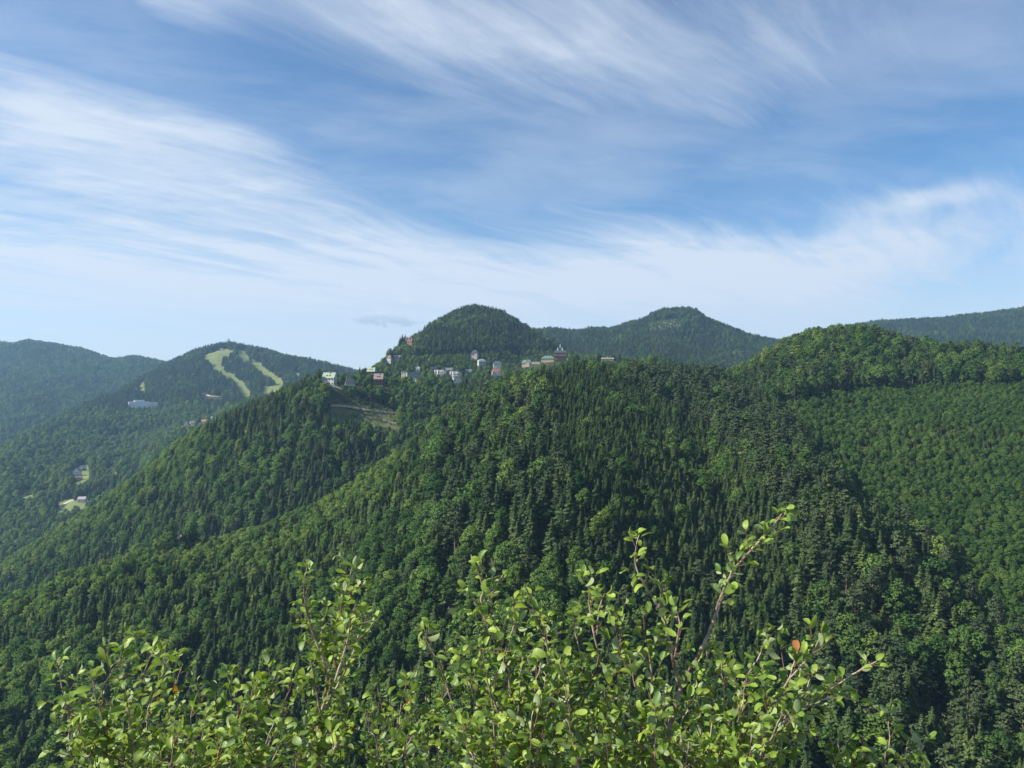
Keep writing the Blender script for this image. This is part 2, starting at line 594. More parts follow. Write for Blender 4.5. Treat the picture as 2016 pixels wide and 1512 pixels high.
def layer_at(X, Y):
    i = np.clip(np.searchsorted(US, X / Y), 0, NU - 1)
    j = np.clip(np.searchsorted(LOGD, np.log(Y)), 0, ND - 1)
    return LAY[i, j]


def W(px, py, D):
    return Vector(((px - CX) / F * D, D, (CY - py) / F * D))


# ------------------------------------------------------------------ what stands on the terrain: building sites
# name, label, x of centre, y of wall foot, depth m, wall width px, wall height px, roof kind, roof height px, depth of house m, turn deg,
# wall colour, roof colour, windows (columns, rows), extras
BL = [
    dict(n='villa', label='white villa with a pale green gabled roof at the tip of the village ridge', px=649, py=759, D=905, w=24, h=15, roof='gable_x', rh=10, dep=12, yaw=-22, wall='white', rf='roof_pale_green', win=(4, 2), dormer=2, chim=1),
    dict(n='house', label='low grey house with a dark roof right of the white villa with the green roof', px=689, py=760, D=925, w=19, h=8, roof='hip', rh=8, dep=11, yaw=8, wall='grey_white', rf='roof_dark', win=(5, 1), chim=1),
    dict(n='chalet', label='small brown chalet with a bright green hipped roof above the brown-roofed chalet', px=732, py=741, D=1010, w=16, h=9, roof='hip_x', rh=9, dep=11, yaw=-16, wall='timber', rf='roof_pale_green', win=(3, 1), dormer=2, chim=1),
    dict(n='chalet', label='large dark timber chalet with a grey-brown roof and balconies', px=746, py=762, D=985, w=17, h=16, roof='gable_x', rh=10, dep=12, yaw=-8, wall='timber', rf='roof_brown', win=(4, 3), dormer=2, chim=1, balc=3),
    dict(n='annex', label='small cream flat-roofed building at the start of the long grey-green block', px=795, py=739, D=1090, w=9, h=7, roof='flat', rh=1, dep=8, yaw=-10, wall='cream', rf='roof_grey', win=(2, 1)),
    dict(n='apartment_block', label='long low grey-green block with square windows among the trees', px=814, py=746, D=1095, w=27, h=12, roof='flat', rh=1, dep=10, yaw=10, wall='grey_green', rf='roof_grey', win=(7, 2)),
    dict(n='house', label='small white house with a red-brown gable roof above the long grey-green block', px=823, py=733, D=1160, w=11, h=9, roof='gable_y', rh=4, dep=11, yaw=-15, wall='white', rf='roof_red_brown', win=(3, 2), balc=1, chim=1),
    dict(n='house', label='tiny white gable-fronted house in the trees below the grey-green block', px=817, py=751, D=1060, w=7, h=5, roof='gable_y', rh=4, dep=9, yaw=-10, wall='white', rf='roof_grey', win=(1, 1)),
    dict(n='apartment_block', label='terraced flat-roofed block, upper one of the two left blocks in the village', px=855, py=731, D=1190, w=12, h=9, roof='flat', rh=1, dep=12, yaw=-24, wall='grey_white', rf='roof_grey', win=(3, 3), balc=3),
    dict(n='apartment_block', label='wide flat-roofed block with a bright white side wall and dark balconies', px=868, py=741, D=1150, w=17, h=12, roof='flat', rh=1, dep=12, yaw=-26, wall='white', rf='roof_grey', win=(5, 3), balc=3, bay=1),
    dict(n='apartment_block', label='flat-roofed block set back between the two white-walled blocks', px=886, py=735, D=1195, w=17, h=10, roof='flat', rh=1, dep=12, yaw=-24, wall='grey_white', rf='roof_grey', win=(5, 3), balc=3),
    dict(n='apartment_block', label='lower white flat-roofed block with two tall white wall slabs and dark balconies', px=898, py=745, D=1145, w=16, h=13, roof='flat', rh=1, dep=13, yaw=-24, wall='white', rf='roof_grey', win=(4, 3), balc=3, bay=1),
    dict(n='retaining_building', label='plain blue-white box of a building directly below the lower white block', px=899, py=754, D=1125, w=13, h=9, roof='flat', rh=0.6, dep=8, yaw=12, wall='blue_white', rf='roof_grey', win=(2, 1)),
    dict(n='apartment_block', label='half-hidden flat-roofed block with a thin white roof edge, rightmost of the terraced blocks', px=922, py=738, D=1190, w=15, h=9, roof='flat', rh=1.2, dep=10, yaw=-8, wall='grey_white', rf='white', win=(3, 2), balc=2),
    dict(n='villa', label='pinkish villa half hidden by tall conifers on the left shoulder of the cone hill', px=767, py=719, D=1330, w=8, h=15, roof='hip', rh=4, dep=10, yaw=-20, wall='white', rf='roof_orange', win=(2, 3), chim=1),
    dict(n='villa', label='long pale house with a grey roof behind the conifers of the left shoulder', px=782, py=713, D=1400, w=12, h=9, roof='gable_x', rh=4, dep=10, yaw=-6, wall='grey_pink', rf='roof_grey', win=(4, 2), chim=1),
    dict(n='castle_villa', label='small orange castle-like villa with pointed turrets high on the edge of the cone hill', px=806, py=680, D=1600, w=13, h=8, roof='gable_x', rh=5, dep=11, yaw=-15, wall='orange_wall', rf='roof_orange', win=(3, 2), turret=[(-0.42, 3.0), (0.1, 4.5), (0.45, 2.0)], rise=5),
    dict(n='villa', label='turreted pink-grey villa with several pale chimneys above the grey mansard house', px=935, py=709, D=1420, w=15, h=11, roof='hip', rh=7, dep=13, yaw=-12, wall='grey_pink', rf='roof_dark', win=(4, 2), chim=4, gable=1),
    dict(n='mansard_house', label='tall grey-beige house with a pale green mansard roof among the village trees', px=948, py=728, D=1290, w=14, h=16, roof='mansard', rh=4, dep=12, yaw=16, wall='grey_beige', rf='roof_grey_green', win=(4, 3), chim=3),
    dict(n='mansard_house', label='white house with a dark dormered roof directly above the red-roofed house', px=979, py=728, D=1265, w=16, h=12, roof='mansard', rh=4, dep=12, yaw=4, wall='white', rf='roof_slate', win=(4, 2), chim=3, dormer=3),
    dict(n='house', label='white house with a red tiled roof below the white dormered house', px=978, py=744, D=1205, w=19, h=11, roof='hip', rh=9, dep=13, yaw=10, wall='white', rf='roof_red', win=(5, 2), chim=1, gable=1),
    dict(n='hotel_annex', label='orange-beige building with a copper-green roof left of the big hotel', px=1037, py=727, D=1290, w=17, h=12, roof='hip_x', rh=6, dep=14, yaw=-10, wall='apricot', rf='roof_copper', win=(5, 2), chim=2, gable=1),
    dict(n='hotel_passage', label='low pink passage building between the orange-beige annex and the big hotel', px=1054, py=722, D=1305, w=17, h=5, roof='gable_x', rh=4, dep=9, yaw=8, wall='grey_pink', rf='roof_brown', win=(5, 1), chim=2),
    dict(n='grand_hotel', label='big brown timbered hotel with a dark copper roof crowned by pale turrets', px=1103, py=712, D=1320, w=25, h=17, roof='mansard', rh=6, dep=18, yaw=0, wall='hotel_brown', rf='roof_copper_dark', win=(8, 3), balc=2, spire=1),
    dict(n='hotel_wing', label='left wing of the big hotel with a long copper-green roof and yellow corner', px=1079, py=717, D=1318, w=25, h=11, roof='hip', rh=5, dep=14, yaw=-6, wall='hotel_cream', rf='roof_copper', win=(8, 2), chim=3),
    dict(n='garden_pavilion', label='round brown pavilion with a copper cone roof at the right end of the hotel', px=1116, py=719, D=1290, w=11, h=9, roof='cone', rh=5, dep=9, yaw=0, wall='hotel_brown', rf='roof_copper', win=(3, 2)),
    dict(n='long_shed', label='long low building with a pale grey roof right of the big hotel', px=1196, py=711, D=1345, w=24, h=4, roof='gable_x', rh=2.5, dep=11, yaw=4, wall='grey_beige', rf='roof_brown', win=(8, 1), chim=1),
    dict(n='sanatorium', label='wide stepped white building alone in the forest of the left valley side', px=273, py=803, D=2420, w=36, h=11, roof='flat', rh=0.8, dep=18, yaw=6, wall='blue_white', rf='white', win=(12, 3), tower=1),
    dict(n='sanatorium_wing', label='white right wing of the wide stepped building in the left valley forest', px=300, py=802, D=2410, w=18, h=8, roof='flat', rh=0.8, dep=16, yaw=-6, wall='white', rf='white', win=(6, 2)),
    dict(n='church_house', label='white gable-fronted house, leftmost of the hamlet in the distance', px=367, py=839, D=1775, w=6, h=6, roof='gable_y', rh=4, dep=12, yaw=-8, wall='white', rf='roof_grey', win=(2, 2)),
    dict(n='hamlet_house', label='small white house just right of the white gable-fronted house in the hamlet', px=378, py=837, D=1785, w=7, h=5, roof='gable_x', rh=3, dep=9, yaw=6, wall='white', rf='roof_grey', win=(2, 1)),
    dict(n='hamlet_house', label='pink-grey house with a large roof in the middle of the distant hamlet', px=394, py=842, D=1765, w=8, h=7, roof='gable_y', rh=4, dep=12, yaw=-10, wall='grey_pink', rf='roof_pink', win=(2, 2)),
    dict(n='hamlet_house', label='house with a salmon red roof behind the pink-grey house in the hamlet', px=402, py=834, D=1800, w=9, h=4, roof='gable_x', rh=4, dep=11, yaw=-12, wall='white', rf='roof_orange', win=(3, 1)),
    dict(n='hamlet_house', label='little white house, rightmost of the distant hamlet', px=418, py=829, D=1815, w=7, h=6, roof='gable_y', rh=3, dep=9, yaw=12, wall='white', rf='roof_grey', win=(1, 2)),
    dict(n='farmhouse', label='farmhouse with a big brown roof and white gable in the left valley', px=152, py=936, D=1530, w=13, h=8, roof='gable_y', rh=7, dep=16, yaw=-14, wall='white', rf='roof_brown', win=(3, 2), balc=1),
    dict(n='farm_shed', label='shed with a pale grey roof just behind the brown-roofed farmhouse', px=163, py=926, D=1575, w=9, h=4, roof='gable_x', rh=5, dep=12, yaw=30, wall='timber', rf='roof_pale_grey', win=(2, 1)),
    dict(n='farm_shed', label='low red-brown shed in front of the brown-roofed farmhouse', px=157, py=944, D=1500, w=9, h=4, roof='gable_x', rh=3, dep=8, yaw=-6, wall='grey_pink', rf='roof_red', win=(2, 1)),
    dict(n='barn', label='pale barn with a lilac-grey roof beside the bright meadow in the left valley', px=162, py=989, D=1430, w=14, h=7, roof='gable_x', rh=4, dep=10, yaw=-20, wall='barn_pink', rf='roof_lilac', win=(2, 1)),
    dict(n='forest_hut', label='hut with a weathered grey-beige roof poking out of the near left woods', px=351, py=1064, D=590, w=14, h=5, roof='gable_x', rh=7, dep=5, yaw=-28, wall='timber', rf='roof_weathered', win=(2, 1), chim=1),
    dict(n='summit_lodge', label='white lodge on the top of the ski hill left of its lookout tower', px=436, py=690, D=3130, w=6, h=2.5, roof='gable_x', rh=1.5, dep=12, yaw=0, wall='white', rf='roof_grey', win=(4, 1)),
    dict(n='lift_station', label='small white lift station on the top of the ski hill between the two runs', px=458, py=691, D=3120, w=4, h=2.5, roof='flat', rh=0.6, dep=10, yaw=0, wall='white', rf='roof_grey', win=(2, 1)),
]
for b in BL:
    # stand where the line of sight to the wall foot meets the slope, near the estimated distance
    dd_ = np.linspace(b['D'] * 0.86, b['D'] * 1.14, 400)
    e_ = np.abs(grid_at(Z, (b['px'] - CX) / F * dd_, dd_) - (CY - b['py']) / F * dd_)
    b['D'] = float(dd_[int(np.argmin(e_ + 0.02 * np.abs(dd_ - b['D'])))])
    c = W(b['px'], b['py'], b['D'])
    b['c'] = c
    b['wm'] = b['w'] / F * b['D']
    rad = b['wm'] * 0.5 + b['dep'] * 0.5 + 3.0
    dist = np.sqrt((XX - c.x) ** 2 + (DD - c.y) ** 2)
    # the ground under each house is levelled to a pad that blends into the slope
    wgt = np.clip(1.0 - (dist - rad) / (rad * 1.3), 0, 1)
    wgt = wgt * wgt * (3 - 2 * wgt)
    Z[:] = Z * (1 - wgt) + (c.z) * wgt

# ------------------------------------------------------------------ open ground: ski runs, meadows, clearing
def zp(pts, ox, oy, s):
    return [(ox + a / s, oy + b / s) for a, b in pts]


OPEN = [   # polygon in the photo, depth range, kind (0 mown meadow, 1 rough clearing)
    (zp([(530, 240), (760, 168), (820, 150), (895, 158), (870, 205), (805, 220), (800, 340), (840, 410), (940, 440), (975, 500), (1045, 520),
         (1075, 585), (1150, 675), (1030, 675), (972, 565), (915, 490), (815, 435), (762, 372), (700, 352), (640, 258)], 300, 660, 5.76), (2200, 3600), 0),
    (zp([(955, 160), (1065, 172), (1068, 212), (1110, 255), (1235, 318), (1305, 388), (1435, 468), (1530, 550), (1445, 578), (1358, 482), (1252, 412),
         (1158, 342), (1085, 262), (1050, 282), (1005, 258), (955, 200)], 300, 660, 5.76), (2200, 3600), 0),
    (zp([(1455, 335), (1560, 383), (1685, 428), (1692, 462), (1615, 432), (1515, 385)], 300, 660, 5.76), (2200, 3600), 0),
    (zp([(1250, 570), (1480, 580), (1430, 655), (1260, 645), (1225, 610)], 300, 660, 5.76), (2050, 3600), 0),
    (zp([(285, 108), (402, 88), (350, 222), (255, 212)], 240, 740, 8.4), (2300, 3400), 0),
    (zp([(1385, 632), (1510, 588), (1645, 598), (1600, 650), (1400, 655)], 240, 740, 8.4), (1500, 2300), 0),
    (zp([(770, 805), (1000, 735), (1110, 745), (1260, 695), (1450, 588), (1525, 598), (1310, 722), (1200, 800), (1000, 835), (850, 865)], 0, 880, 7.2), (1200, 1700), 0),
    (zp([(915, 868), (975, 868), (965, 915), (915, 918)], 0, 880, 7.2), (1200, 1700), 0),
    (zp([(1500, 295), (1600, 285), (1680, 335), (1620, 365), (1530, 350)], 0, 880, 7.2), (1300, 1900), 0),
    (zp([(270, 745), (560, 735), (800, 765), (1000, 845), (1085, 960), (1060, 1040), (900, 1000), (700, 965), (480, 935), (300, 900), (255, 800)], 600, 660, 5.76), (800, 1130), 1),
    (zp([(140, 188), (280, 168), (340, 168), (240, 212), (150, 218)], 1216, 560, 2.52), (2600, 3150), 1),
    ([(140, 928), (156, 918), (174, 913), (182, 932), (168, 946), (148, 950)], (1400, 1900), 0),
    ([(40, 968), (62, 962), (70, 970), (50, 978)], (1300, 1800), 0),
    ([(-60, 655), (30, 662), (55, 666), (30, 672), (-60, 668)], (3900, 4500), 0),
]
TRACKS = [   # polyline in the photo, depth range, width m, material
    (zp([(280, 805), (380, 806), (500, 820), (620, 838), (760, 858), (880, 872), (1000, 885)], 600, 660, 5.76), (800, 1130), 5.0, 'dirt',
     'forest_track', 'pale dirt track crossing the rough clearing below the village ridge'),
    (zp([(640, 905), (760, 935), (880, 962), (1040, 1000)], 600, 660, 5.76), (800, 1130), 2.6, 'dirt',
     'skid_trail', 'faint lower trail in the rough clearing below the village ridge'),
    (zp([(850, 870), (870, 838), (920, 805), (1000, 768), (1060, 755)], 0, 880, 7.2), (1200, 1700), 5.0, 'gravel',
     'farm_road', 'light gravel road up to the pale barn in the left valley'),
    (zp([(1330, 288), (1400, 310), (1470, 335), (1560, 340), (1620, 345)], 240, 740, 8.4), (2000, 3000), 7.0, 'dirt',
     'forest_road', 'beige forest road cut into the foot of the ski hill'),
]
PYY = CY - Z / DD * F
MEADOW = np.zeros_like(Z); CLEAR = np.zeros_like(Z)
for poly, (d0, d1), kind in OPEN:
    dm = (DD > d0) & (DD < d1)
    acc = np.zeros_like(Z)
    for dy in (0.0, -5.0, -10.0):
        acc = np.maximum(acc, in_poly(PXX, PYY + dy, poly) & dm)
    if kind == 0:
        MEADOW = np.maximum(MEADOW, acc)
    else:
        CLEAR = np.maximum(CLEAR, acc)
for b in BL:
    dist = np.sqrt((XX - b['c'].x) ** 2 + (DD - b['c'].y) ** 2)
    MEADOW = np.maximum(MEADOW, np.clip(1.4 - dist / (b['wm'] * 0.5 + 9.0), 0, 1))


# ------------------------------------------------------------------ materials
def material(name):
    m = bpy.data.materials.new(name)
    m.use_nodes = True
    t = m.node_tree
    t.nodes.clear()
    k = NT(t)
    out = k.n('ShaderNodeOutputMaterial')
    return m, k, out


def plain(name, col, rough=0.8, var=0.12, scale=0.6, spec=0.3):
    m, k, out = material(name)
    b = k.n('ShaderNodeBsdfPrincipled')
    geo = k.n('ShaderNodeTexCoord').outputs['Object']
    n1 = k.noise(geo, scale, 5.0, 0.6)
    n2 = k.noise(k.vm('MULTIPLY', geo, (1.0, 1.0, 0.25)), scale * 3.0, 3.0, 0.6)
    f = k.m('ADD', k.m('MULTIPLY', n1, 1.3 * var), k.m('MULTIPLY', n2, 0.7 * var))
    v = k.m('ADD', 1.0 - var, f)
    k.l(k.vm('SCALE', C(*col)[:3], scale=v), b.inputs['Base Color'])
    b.inputs['Roughness'].default_value = rough
    b.inputs['Specular IOR Level'].default_value = spec
    k.l(b.outputs[0], out.inputs['Surface'])
    return m


PAL = dict(white=(0.66, 0.66, 0.64), grey_white=(0.42, 0.43, 0.44), cream=(0.70, 0.63, 0.48), grey_green=(0.26, 0.31, 0.29), timber=(0.085, 0.05, 0.036),
           blue_white=(0.68, 0.71, 0.76), grey_pink=(0.45, 0.38, 0.37), orange_wall=(0.40, 0.27, 0.21), grey_beige=(0.38, 0.37, 0.34),
           apricot=(0.46, 0.34, 0.25), hotel_brown=(0.19, 0.11, 0.085), hotel_cream=(0.40, 0.31, 0.22), barn_pink=(0.62, 0.48, 0.44))
ROOF = dict(roof_pale_green=(0.27, 0.35, 0.245), roof_dark=(0.05, 0.05, 0.055), roof_brown=(0.24, 0.19, 0.17), roof_grey=(0.22, 0.22, 0.24), roof_red_brown=(0.20, 0.10, 0.075),
            roof_red=(0.25, 0.115, 0.088), roof_orange=(0.30, 0.16, 0.11), roof_copper=(0.095, 0.19, 0.15), roof_copper_dark=(0.05, 0.085, 0.085), roof_slate=(0.10, 0.11, 0.13),
            roof_grey_green=(0.27, 0.33, 0.29), roof_pink=(0.42, 0.30, 0.29), roof_pale_grey=(0.50, 0.50, 0.50), roof_lilac=(0.36, 0.32, 0.36), roof_weathered=(0.20, 0.18, 0.155))
MT = {}
for n_, c_ in PAL.items():
    MT[n_] = plain(n_ + '_plaster', c_, 0.85, 0.14, 0.25)
for n_, c_ in ROOF.items():
    MT[n_] = plain(n_ + '_covering', c_, 0.6, 0.22, 0.5)
MT['dirt'] = plain('pale_dirt', (0.36, 0.29, 0.20), 0.95, 0.3, 0.3)
MT['gravel'] = plain('light_gravel', (0.55, 0.53, 0.49), 0.95, 0.2, 0.5)
MT['glass'] = plain('window_glass', (0.03, 0.035, 0.045), 0.12, 0.1, 1.0, 0.5)
MT['frame'] = plain('window_frame', (0.6, 0.58, 0.55), 0.6, 0.1, 1.0)
MT['bark_dark'] = plain('dark_bark', (0.075, 0.055, 0.042), 0.9, 0.35, 3.0)
MT['bark_grey'] = plain('grey_bark', (0.16, 0.145, 0.13), 0.9, 0.3, 3.0)
MT['bark_pine'] = plain('reddish_pine_bark', (0.17, 0.125, 0.095), 0.9, 0.35, 3.0)
MT['bark_dead'] = plain('bleached_dead_wood', (0.30, 0.26, 0.235), 0.9, 0.3, 3.0)


def ground_material():
    m, k, out = material('forest_ground')
    b = k.n('ShaderNodeBsdfPrincipled')
    pos = k.n('ShaderNodeNewGeometry').outputs['Position']
    at = k.n('ShaderNodeAttribute', attribute_name='cover')
    r, g, bl = k.sep(at.outputs['Vector'])
    n1 = k.noise(pos, 0.05, 6.0, 0.6)
    n2 = k.noise(pos, 0.4, 5.0, 0.65)
    floor = k.mix(n2, C(0.022, 0.026, 0.012), C(0.055, 0.055, 0.026))
    floor = k.mix(k.smooth(n1, 0.35, 0.7), floor, C(0.03, 0.048, 0.016))
    mead = k.mix(k.smooth(n1, 0.3, 0.72), C(0.115, 0.155, 0.050), C(0.180, 0.205, 0.070))
    mead = k.mix(k.m('MULTIPLY', k.smooth(n2, 0.45, 0.75), 0.35), mead, C(0.085, 0.125, 0.04))
    clr = k.mix(k.smooth(n1, 0.35, 0.65), C(0.075, 0.105, 0.035), C(0.135, 0.145, 0.06))
    clr = k.mix(k.smooth(n2, 0.56, 0.72), clr, C(0.10, 0.075, 0.05))
    col = k.mix(k.smooth(r, 0.35, 0.65), floor, mead)
    col = k.mix(k.smooth(g, 0.35, 0.65), col, clr)
    k.l(col, b.inputs['Base Color'])
    b.inputs['Roughness'].default_value = 0.95
    b.inputs['Specular IOR Level'].default_value = 0.1
    bp = k.n('ShaderNodeBump')
    bp.inputs['Strength'].default_value = 0.5
    bp.inputs['Distance'].default_value = 0.6
    k.l(n2, bp.inputs['Height'])
    k.l(bp.outputs[0], b.inputs['Normal'])
    k.l(b.outputs[0], out.inputs['Surface'])
    return m


MT['ground'] = ground_material()


def foliage(name, dark, light, trans=0.22, patch=0.012, special=None):
    m, k, out = material(name)
    oi = k.n('ShaderNodeObjectInfo')
    geo = k.n('ShaderNodeNewGeometry')
    big = k.noise(oi.outputs['Location'], patch, 3.0, 0.55)
    f = k.m('ADD', k.m('MULTIPLY', oi.outputs['Random'], 0.75), k.m('MULTIPLY', k.m('SUBTRACT', big, 0.5), 1.5))
    f = k.m('ADD', f, 0.12, clamp=True)
    col = k.mix(f, C(*dark), C(*light))
    # single sprays differ a little in tone
    v = k.m('ADD', 0.72, k.m('MULTIPLY', geo.outputs['Random Per Island'], 0.56))
    col = k.vm('SCALE', col, scale=v)
    d = k.n('ShaderNodeBsdfDiffuse')
    tr = k.n('ShaderNodeBsdfTranslucent')
    k.l(col, d.inputs['Color'])
    k.l(k.vm('MULTIPLY', col, (1.25, 1.15, 0.7)), tr.inputs['Color'])
    mx = k.n('ShaderNodeMixShader')
    mx.inputs[0].default_value = trans
    k.l(d.outputs[0], mx.inputs[1])
    k.l(tr.outputs[0], mx.inputs[2])
    k.l(mx.outputs[0], out.inputs['Surface'])
    return m


MT['spruce'] = foliage('spruce_needles', (0.036, 0.068, 0.028), (0.104, 0.150, 0.050), 0.18)
MT['larch'] = foliage('larch_needles', (0.068, 0.108, 0.034), (0.120, 0.168, 0.050), 0.18)
MT['pine'] = foliage('pine_needles', (0.042, 0.070, 0.034), (0.092, 0.130, 0.056), 0.15)
MT['beech'] = foliage('beech_leaves', (0.034, 0.082, 0.022), (0.112, 0.188, 0.046), 0.22)
MT['beech_light'] = foliage('light_green_leaves', (0.075, 0.135, 0.030), (0.150, 0.215, 0.050), 0.25)
MT['yellowing'] = foliage('yellowing_leaves', (0.16, 0.20, 0.035), (0.22, 0.25, 0.045), 0.3)
MT['bright'] = foliage('fresh_leaves', (0.085, 0.16, 0.022), (0.11, 0.20, 0.03), 0.3)

# ------------------------------------------------------------------ terrain mesh
def build_terrain():
    V = np.stack([XX, DD, Z], axis=-1).reshape(-1, 3)
    i, j = np.meshgrid(np.arange(NU - 1), np.arange(ND - 1), indexing='ij')
    a = (i * ND + j).ravel(); b_ = ((i + 1) * ND + j).ravel()
    Fc = np.stack([a, b_, b_ + 1, a + 1], axis=-1)
    me = mesh_np('terrain', V, Fc, [MT['ground']], smooth=True)
    at = me.attributes.new('cover', 'FLOAT_VECTOR', 'POINT')
    cov = np.stack([MEADOW, CLEAR, np.zeros_like(Z)], axis=-1).reshape(-1, 3).astype(np.float32)
    at.data.foreach_set('vector', cov.ravel())
    o = new_ob('terrain', me)
    tag(o, 'wooded hills and valleys under the forest', 'terrain', kind='structure')
    return o


build_terrain()


def ray_hit(px, py, d0, d1):
    """first point of the terrain along a line of sight between two depths"""
    d = np.linspace(d0, d1, 600)
    x = (px - CX) / F * d
    z = grid_at(Z, x, d)
    zr = (CY - py) / F * d
    k = np.nonzero(z >= zr)[0]
    i = k[0] if len(k) else int(np.argmin(np.abs(z - zr)))
    return np.array([x[i], d[i], z[i]])


def build_tracks():
    for pts, (d0, d1), wid, mat, nm, lab in TRACKS:
        P = [ray_hit(a, b_, d0, d1) for a, b_ in pts]
        Q = []
        for s in range(len(P) - 1):
            for t in np.linspace(0, 1, 8, endpoint=False):
                Q.append(P[s] * (1 - t) + P[s + 1] * t)
        Q.append(P[-1])
        Q = np.array(Q)
        T = np.gradient(Q[:, :2], axis=0)
        T /= np.linalg.norm(T, axis=1)[:, None] + 1e-9
        Nn = np.stack([-T[:, 1], T[:, 0]], axis=1)
        V = []; Fc = []
        for s, q in enumerate(Q):
            wj = wid * (0.85 + 0.3 * random.random())
            zc = max(float(grid_at(Z, np.array([q[0] + Nn[s, 0] * o * wj * .5]), np.array([q[1] + Nn[s, 1] * o * wj * .5]))[0]) for o in (-1, 0, 1)) + 0.4
            for o in (-0.5, 0.5):
                V.append((q[0] + Nn[s, 0] * o * wj, q[1] + Nn[s, 1] * o * wj, zc))
            for o in (-0.75, 0.75):      # sloping verges
                V.append((q[0] + Nn[s, 0] * o * wj, q[1] + Nn[s, 1] * o * wj, zc - 2.5))
        for s in range(len(Q) - 1):
            a = s * 4; b_ = a + 4
            Fc += [(a, a + 1, b_ + 1, b_), (a + 2, a, b_, b_ + 2), (a + 1, a + 3, b_ + 3, b_ + 1)]
        o = new_ob(nm, mesh_np(nm, V, Fc, [MT[mat]]))
        tag(o, lab, 'road', kind='structure')


build_tracks()

# ------------------------------------------------------------------ tree forms (one metre tall, scaled where they stand)
def quads(c, ax, ay):
    """quads centred at c (n,3) spanned by half-axes ax, ay"""
    n = len(c)
    V = np.stack([c - ax - ay * .35, c + ay * .9 - ax * .1, c + ax, c - ay], axis=1).reshape(-1, 3)
    Fc = np.arange(n * 4).reshape(n, 4)
    return V, Fc


def unit(v):
    return v / (np.linalg.norm(v, axis=-1, keepdims=True) + 1e-9)


def spruce_crown(seed, Rr=0.17, z0=0.06, nl=30, nb=9, taper=0.85, ragged=0.3):
    g = np.random.default_rng(seed)
    V = []; n = 0
    for lv in range(nl):
        z = z0 + (0.985 - z0) * (lv / (nl - 1)) ** 0.92
        r = Rr * ((1 - z) / (1 - z0)) ** taper + 0.006
        r *= g.uniform(1 - ragged, 1 + ragged * 0.6)
        k = max(4, int(nb * (0.5 + 0.7 * (1 - z))))
        a0 = g.uniform(0, 6.28)
        for b in range(k):
            a = a0 + 6.283 * b / k + g.uniform(-.35, .35)
            L = r * g.uniform(0.65, 1.2)
            rise = g.uniform(-0.55, -0.1) + 0.55 * z
            for s, w in ((0.38, 0.40), (0.72, 0.34), (1.0, 0.26)):
                cx = math.cos(a) * L * s; cyy = math.sin(a) * L * s
                czz = z + rise * L * s - 0.1 * L * s * s
                le = L * 0.34; wi = L * w + 0.004
                tx, ty = math.cos(a), math.sin(a)
                sl = rise - 0.25 * s
                tip = (cx + tx * le, cyy + ty * le, czz + sl * le)
                bk = (cx - tx * le, cyy - ty * le, czz - sl * le + 0.012)
                dr = g.uniform(0.15, 0.75) * wi
                j = g.uniform(-.3, .3) * le
                lf = (cx - ty * wi + tx * j, cyy + tx * wi + ty * j, czz - dr)
                rt = (cx + ty * wi - tx * j, cyy - tx * wi - ty * j, czz - g.uniform(0.15, 0.75) * wi)
                V += [bk, lf, tip, rt]
    V = np.array(V)
    top = np.array([[-.006, 0, .95], [.0, .006, .96], [0, 0, 1.0], [.006, -.002, .95]])
    V = np.concatenate([V, top])
    return V, np.arange(len(V)).reshape(-1, 4)


def clump(g, c, rad, flat, n, size, up=0.5):
    d = unit(g.normal(size=(n, 3)))
    rr = g.uniform(0.55, 1.0, (n, 1)) ** 0.6
    p = c + d * rr * np.array([rad, rad, rad * flat])
    nrm = unit(d * np.array([1, 1, 1.2]) + g.normal(size=(n, 3)) * 0.55 + np.array([0, 0, up]))
    t = unit(np.cross(nrm, g.normal(size=(n, 3))))
    b = np.cross(nrm, t)
    s = size * g.uniform(0.6, 1.25, (n, 1))
    return quads(p, t * s, b * s * 0.75)


def cat(parts):
    V = []; Fc = []; o = 0
    for v, f in parts:
        V.append(v); Fc.append(f + o); o += len(v)
    return np.concatenate(V), np.concatenate(Fc)


def beech_crown(seed, wide=0.33, z0=0.22):
    g = np.random.default_rng(seed)
    parts = []
    n = 26
    for i in range(n):
        t = i / (n - 1)
        z = z0 + (0.93 - z0) * (0.05 + 0.95 * t)
        rmax = wide * math.sin(math.pi * min(1.0, 0.22 + 0.70 * t)) ** 0.8
        a = i * 2.4 + g.uniform(-.5, .5)
        rr = rmax * g.uniform(0.45, 0.95) * (0.2 if t > 0.93 else 1.0)
        c = np.array([math.cos(a) * rr, math.sin(a) * rr, z])
        rad = g.uniform(0.075, 0.150) * (wide / 0.33)
        parts.append(clump(g, c, rad, g.uniform(0.6, 0.9), 72, 0.026, 0.5))
    return cat(parts)


def pine_crown(seed, z0=0.48, wide=0.17):
    g = np.random.default_rng(seed)
    parts = []
    n = 30
    for i in range(n):
        t = i / (n - 1)
        z = z0 + (0.95 - z0) * t
        rr = wide * (1 - 0.80 * t ** 1.7) * g.uniform(0.25, 1.1)
        a = i * 2.4 + g.uniform(-.6, .6)
        c = np.array([math.cos(a) * rr, math.sin(a) * rr, z + 0.02])
        rad = g.uniform(0.060, 0.105) * (1.05 - 0.45 * t)
        parts.append(clump(g, c, rad, 0.42, 40, 0.020, 0.7))
    parts.append(clump(g, np.array([0, 0, 0.95]), 0.055, 0.8, 40, 0.019, 0.7))
    return cat(parts)


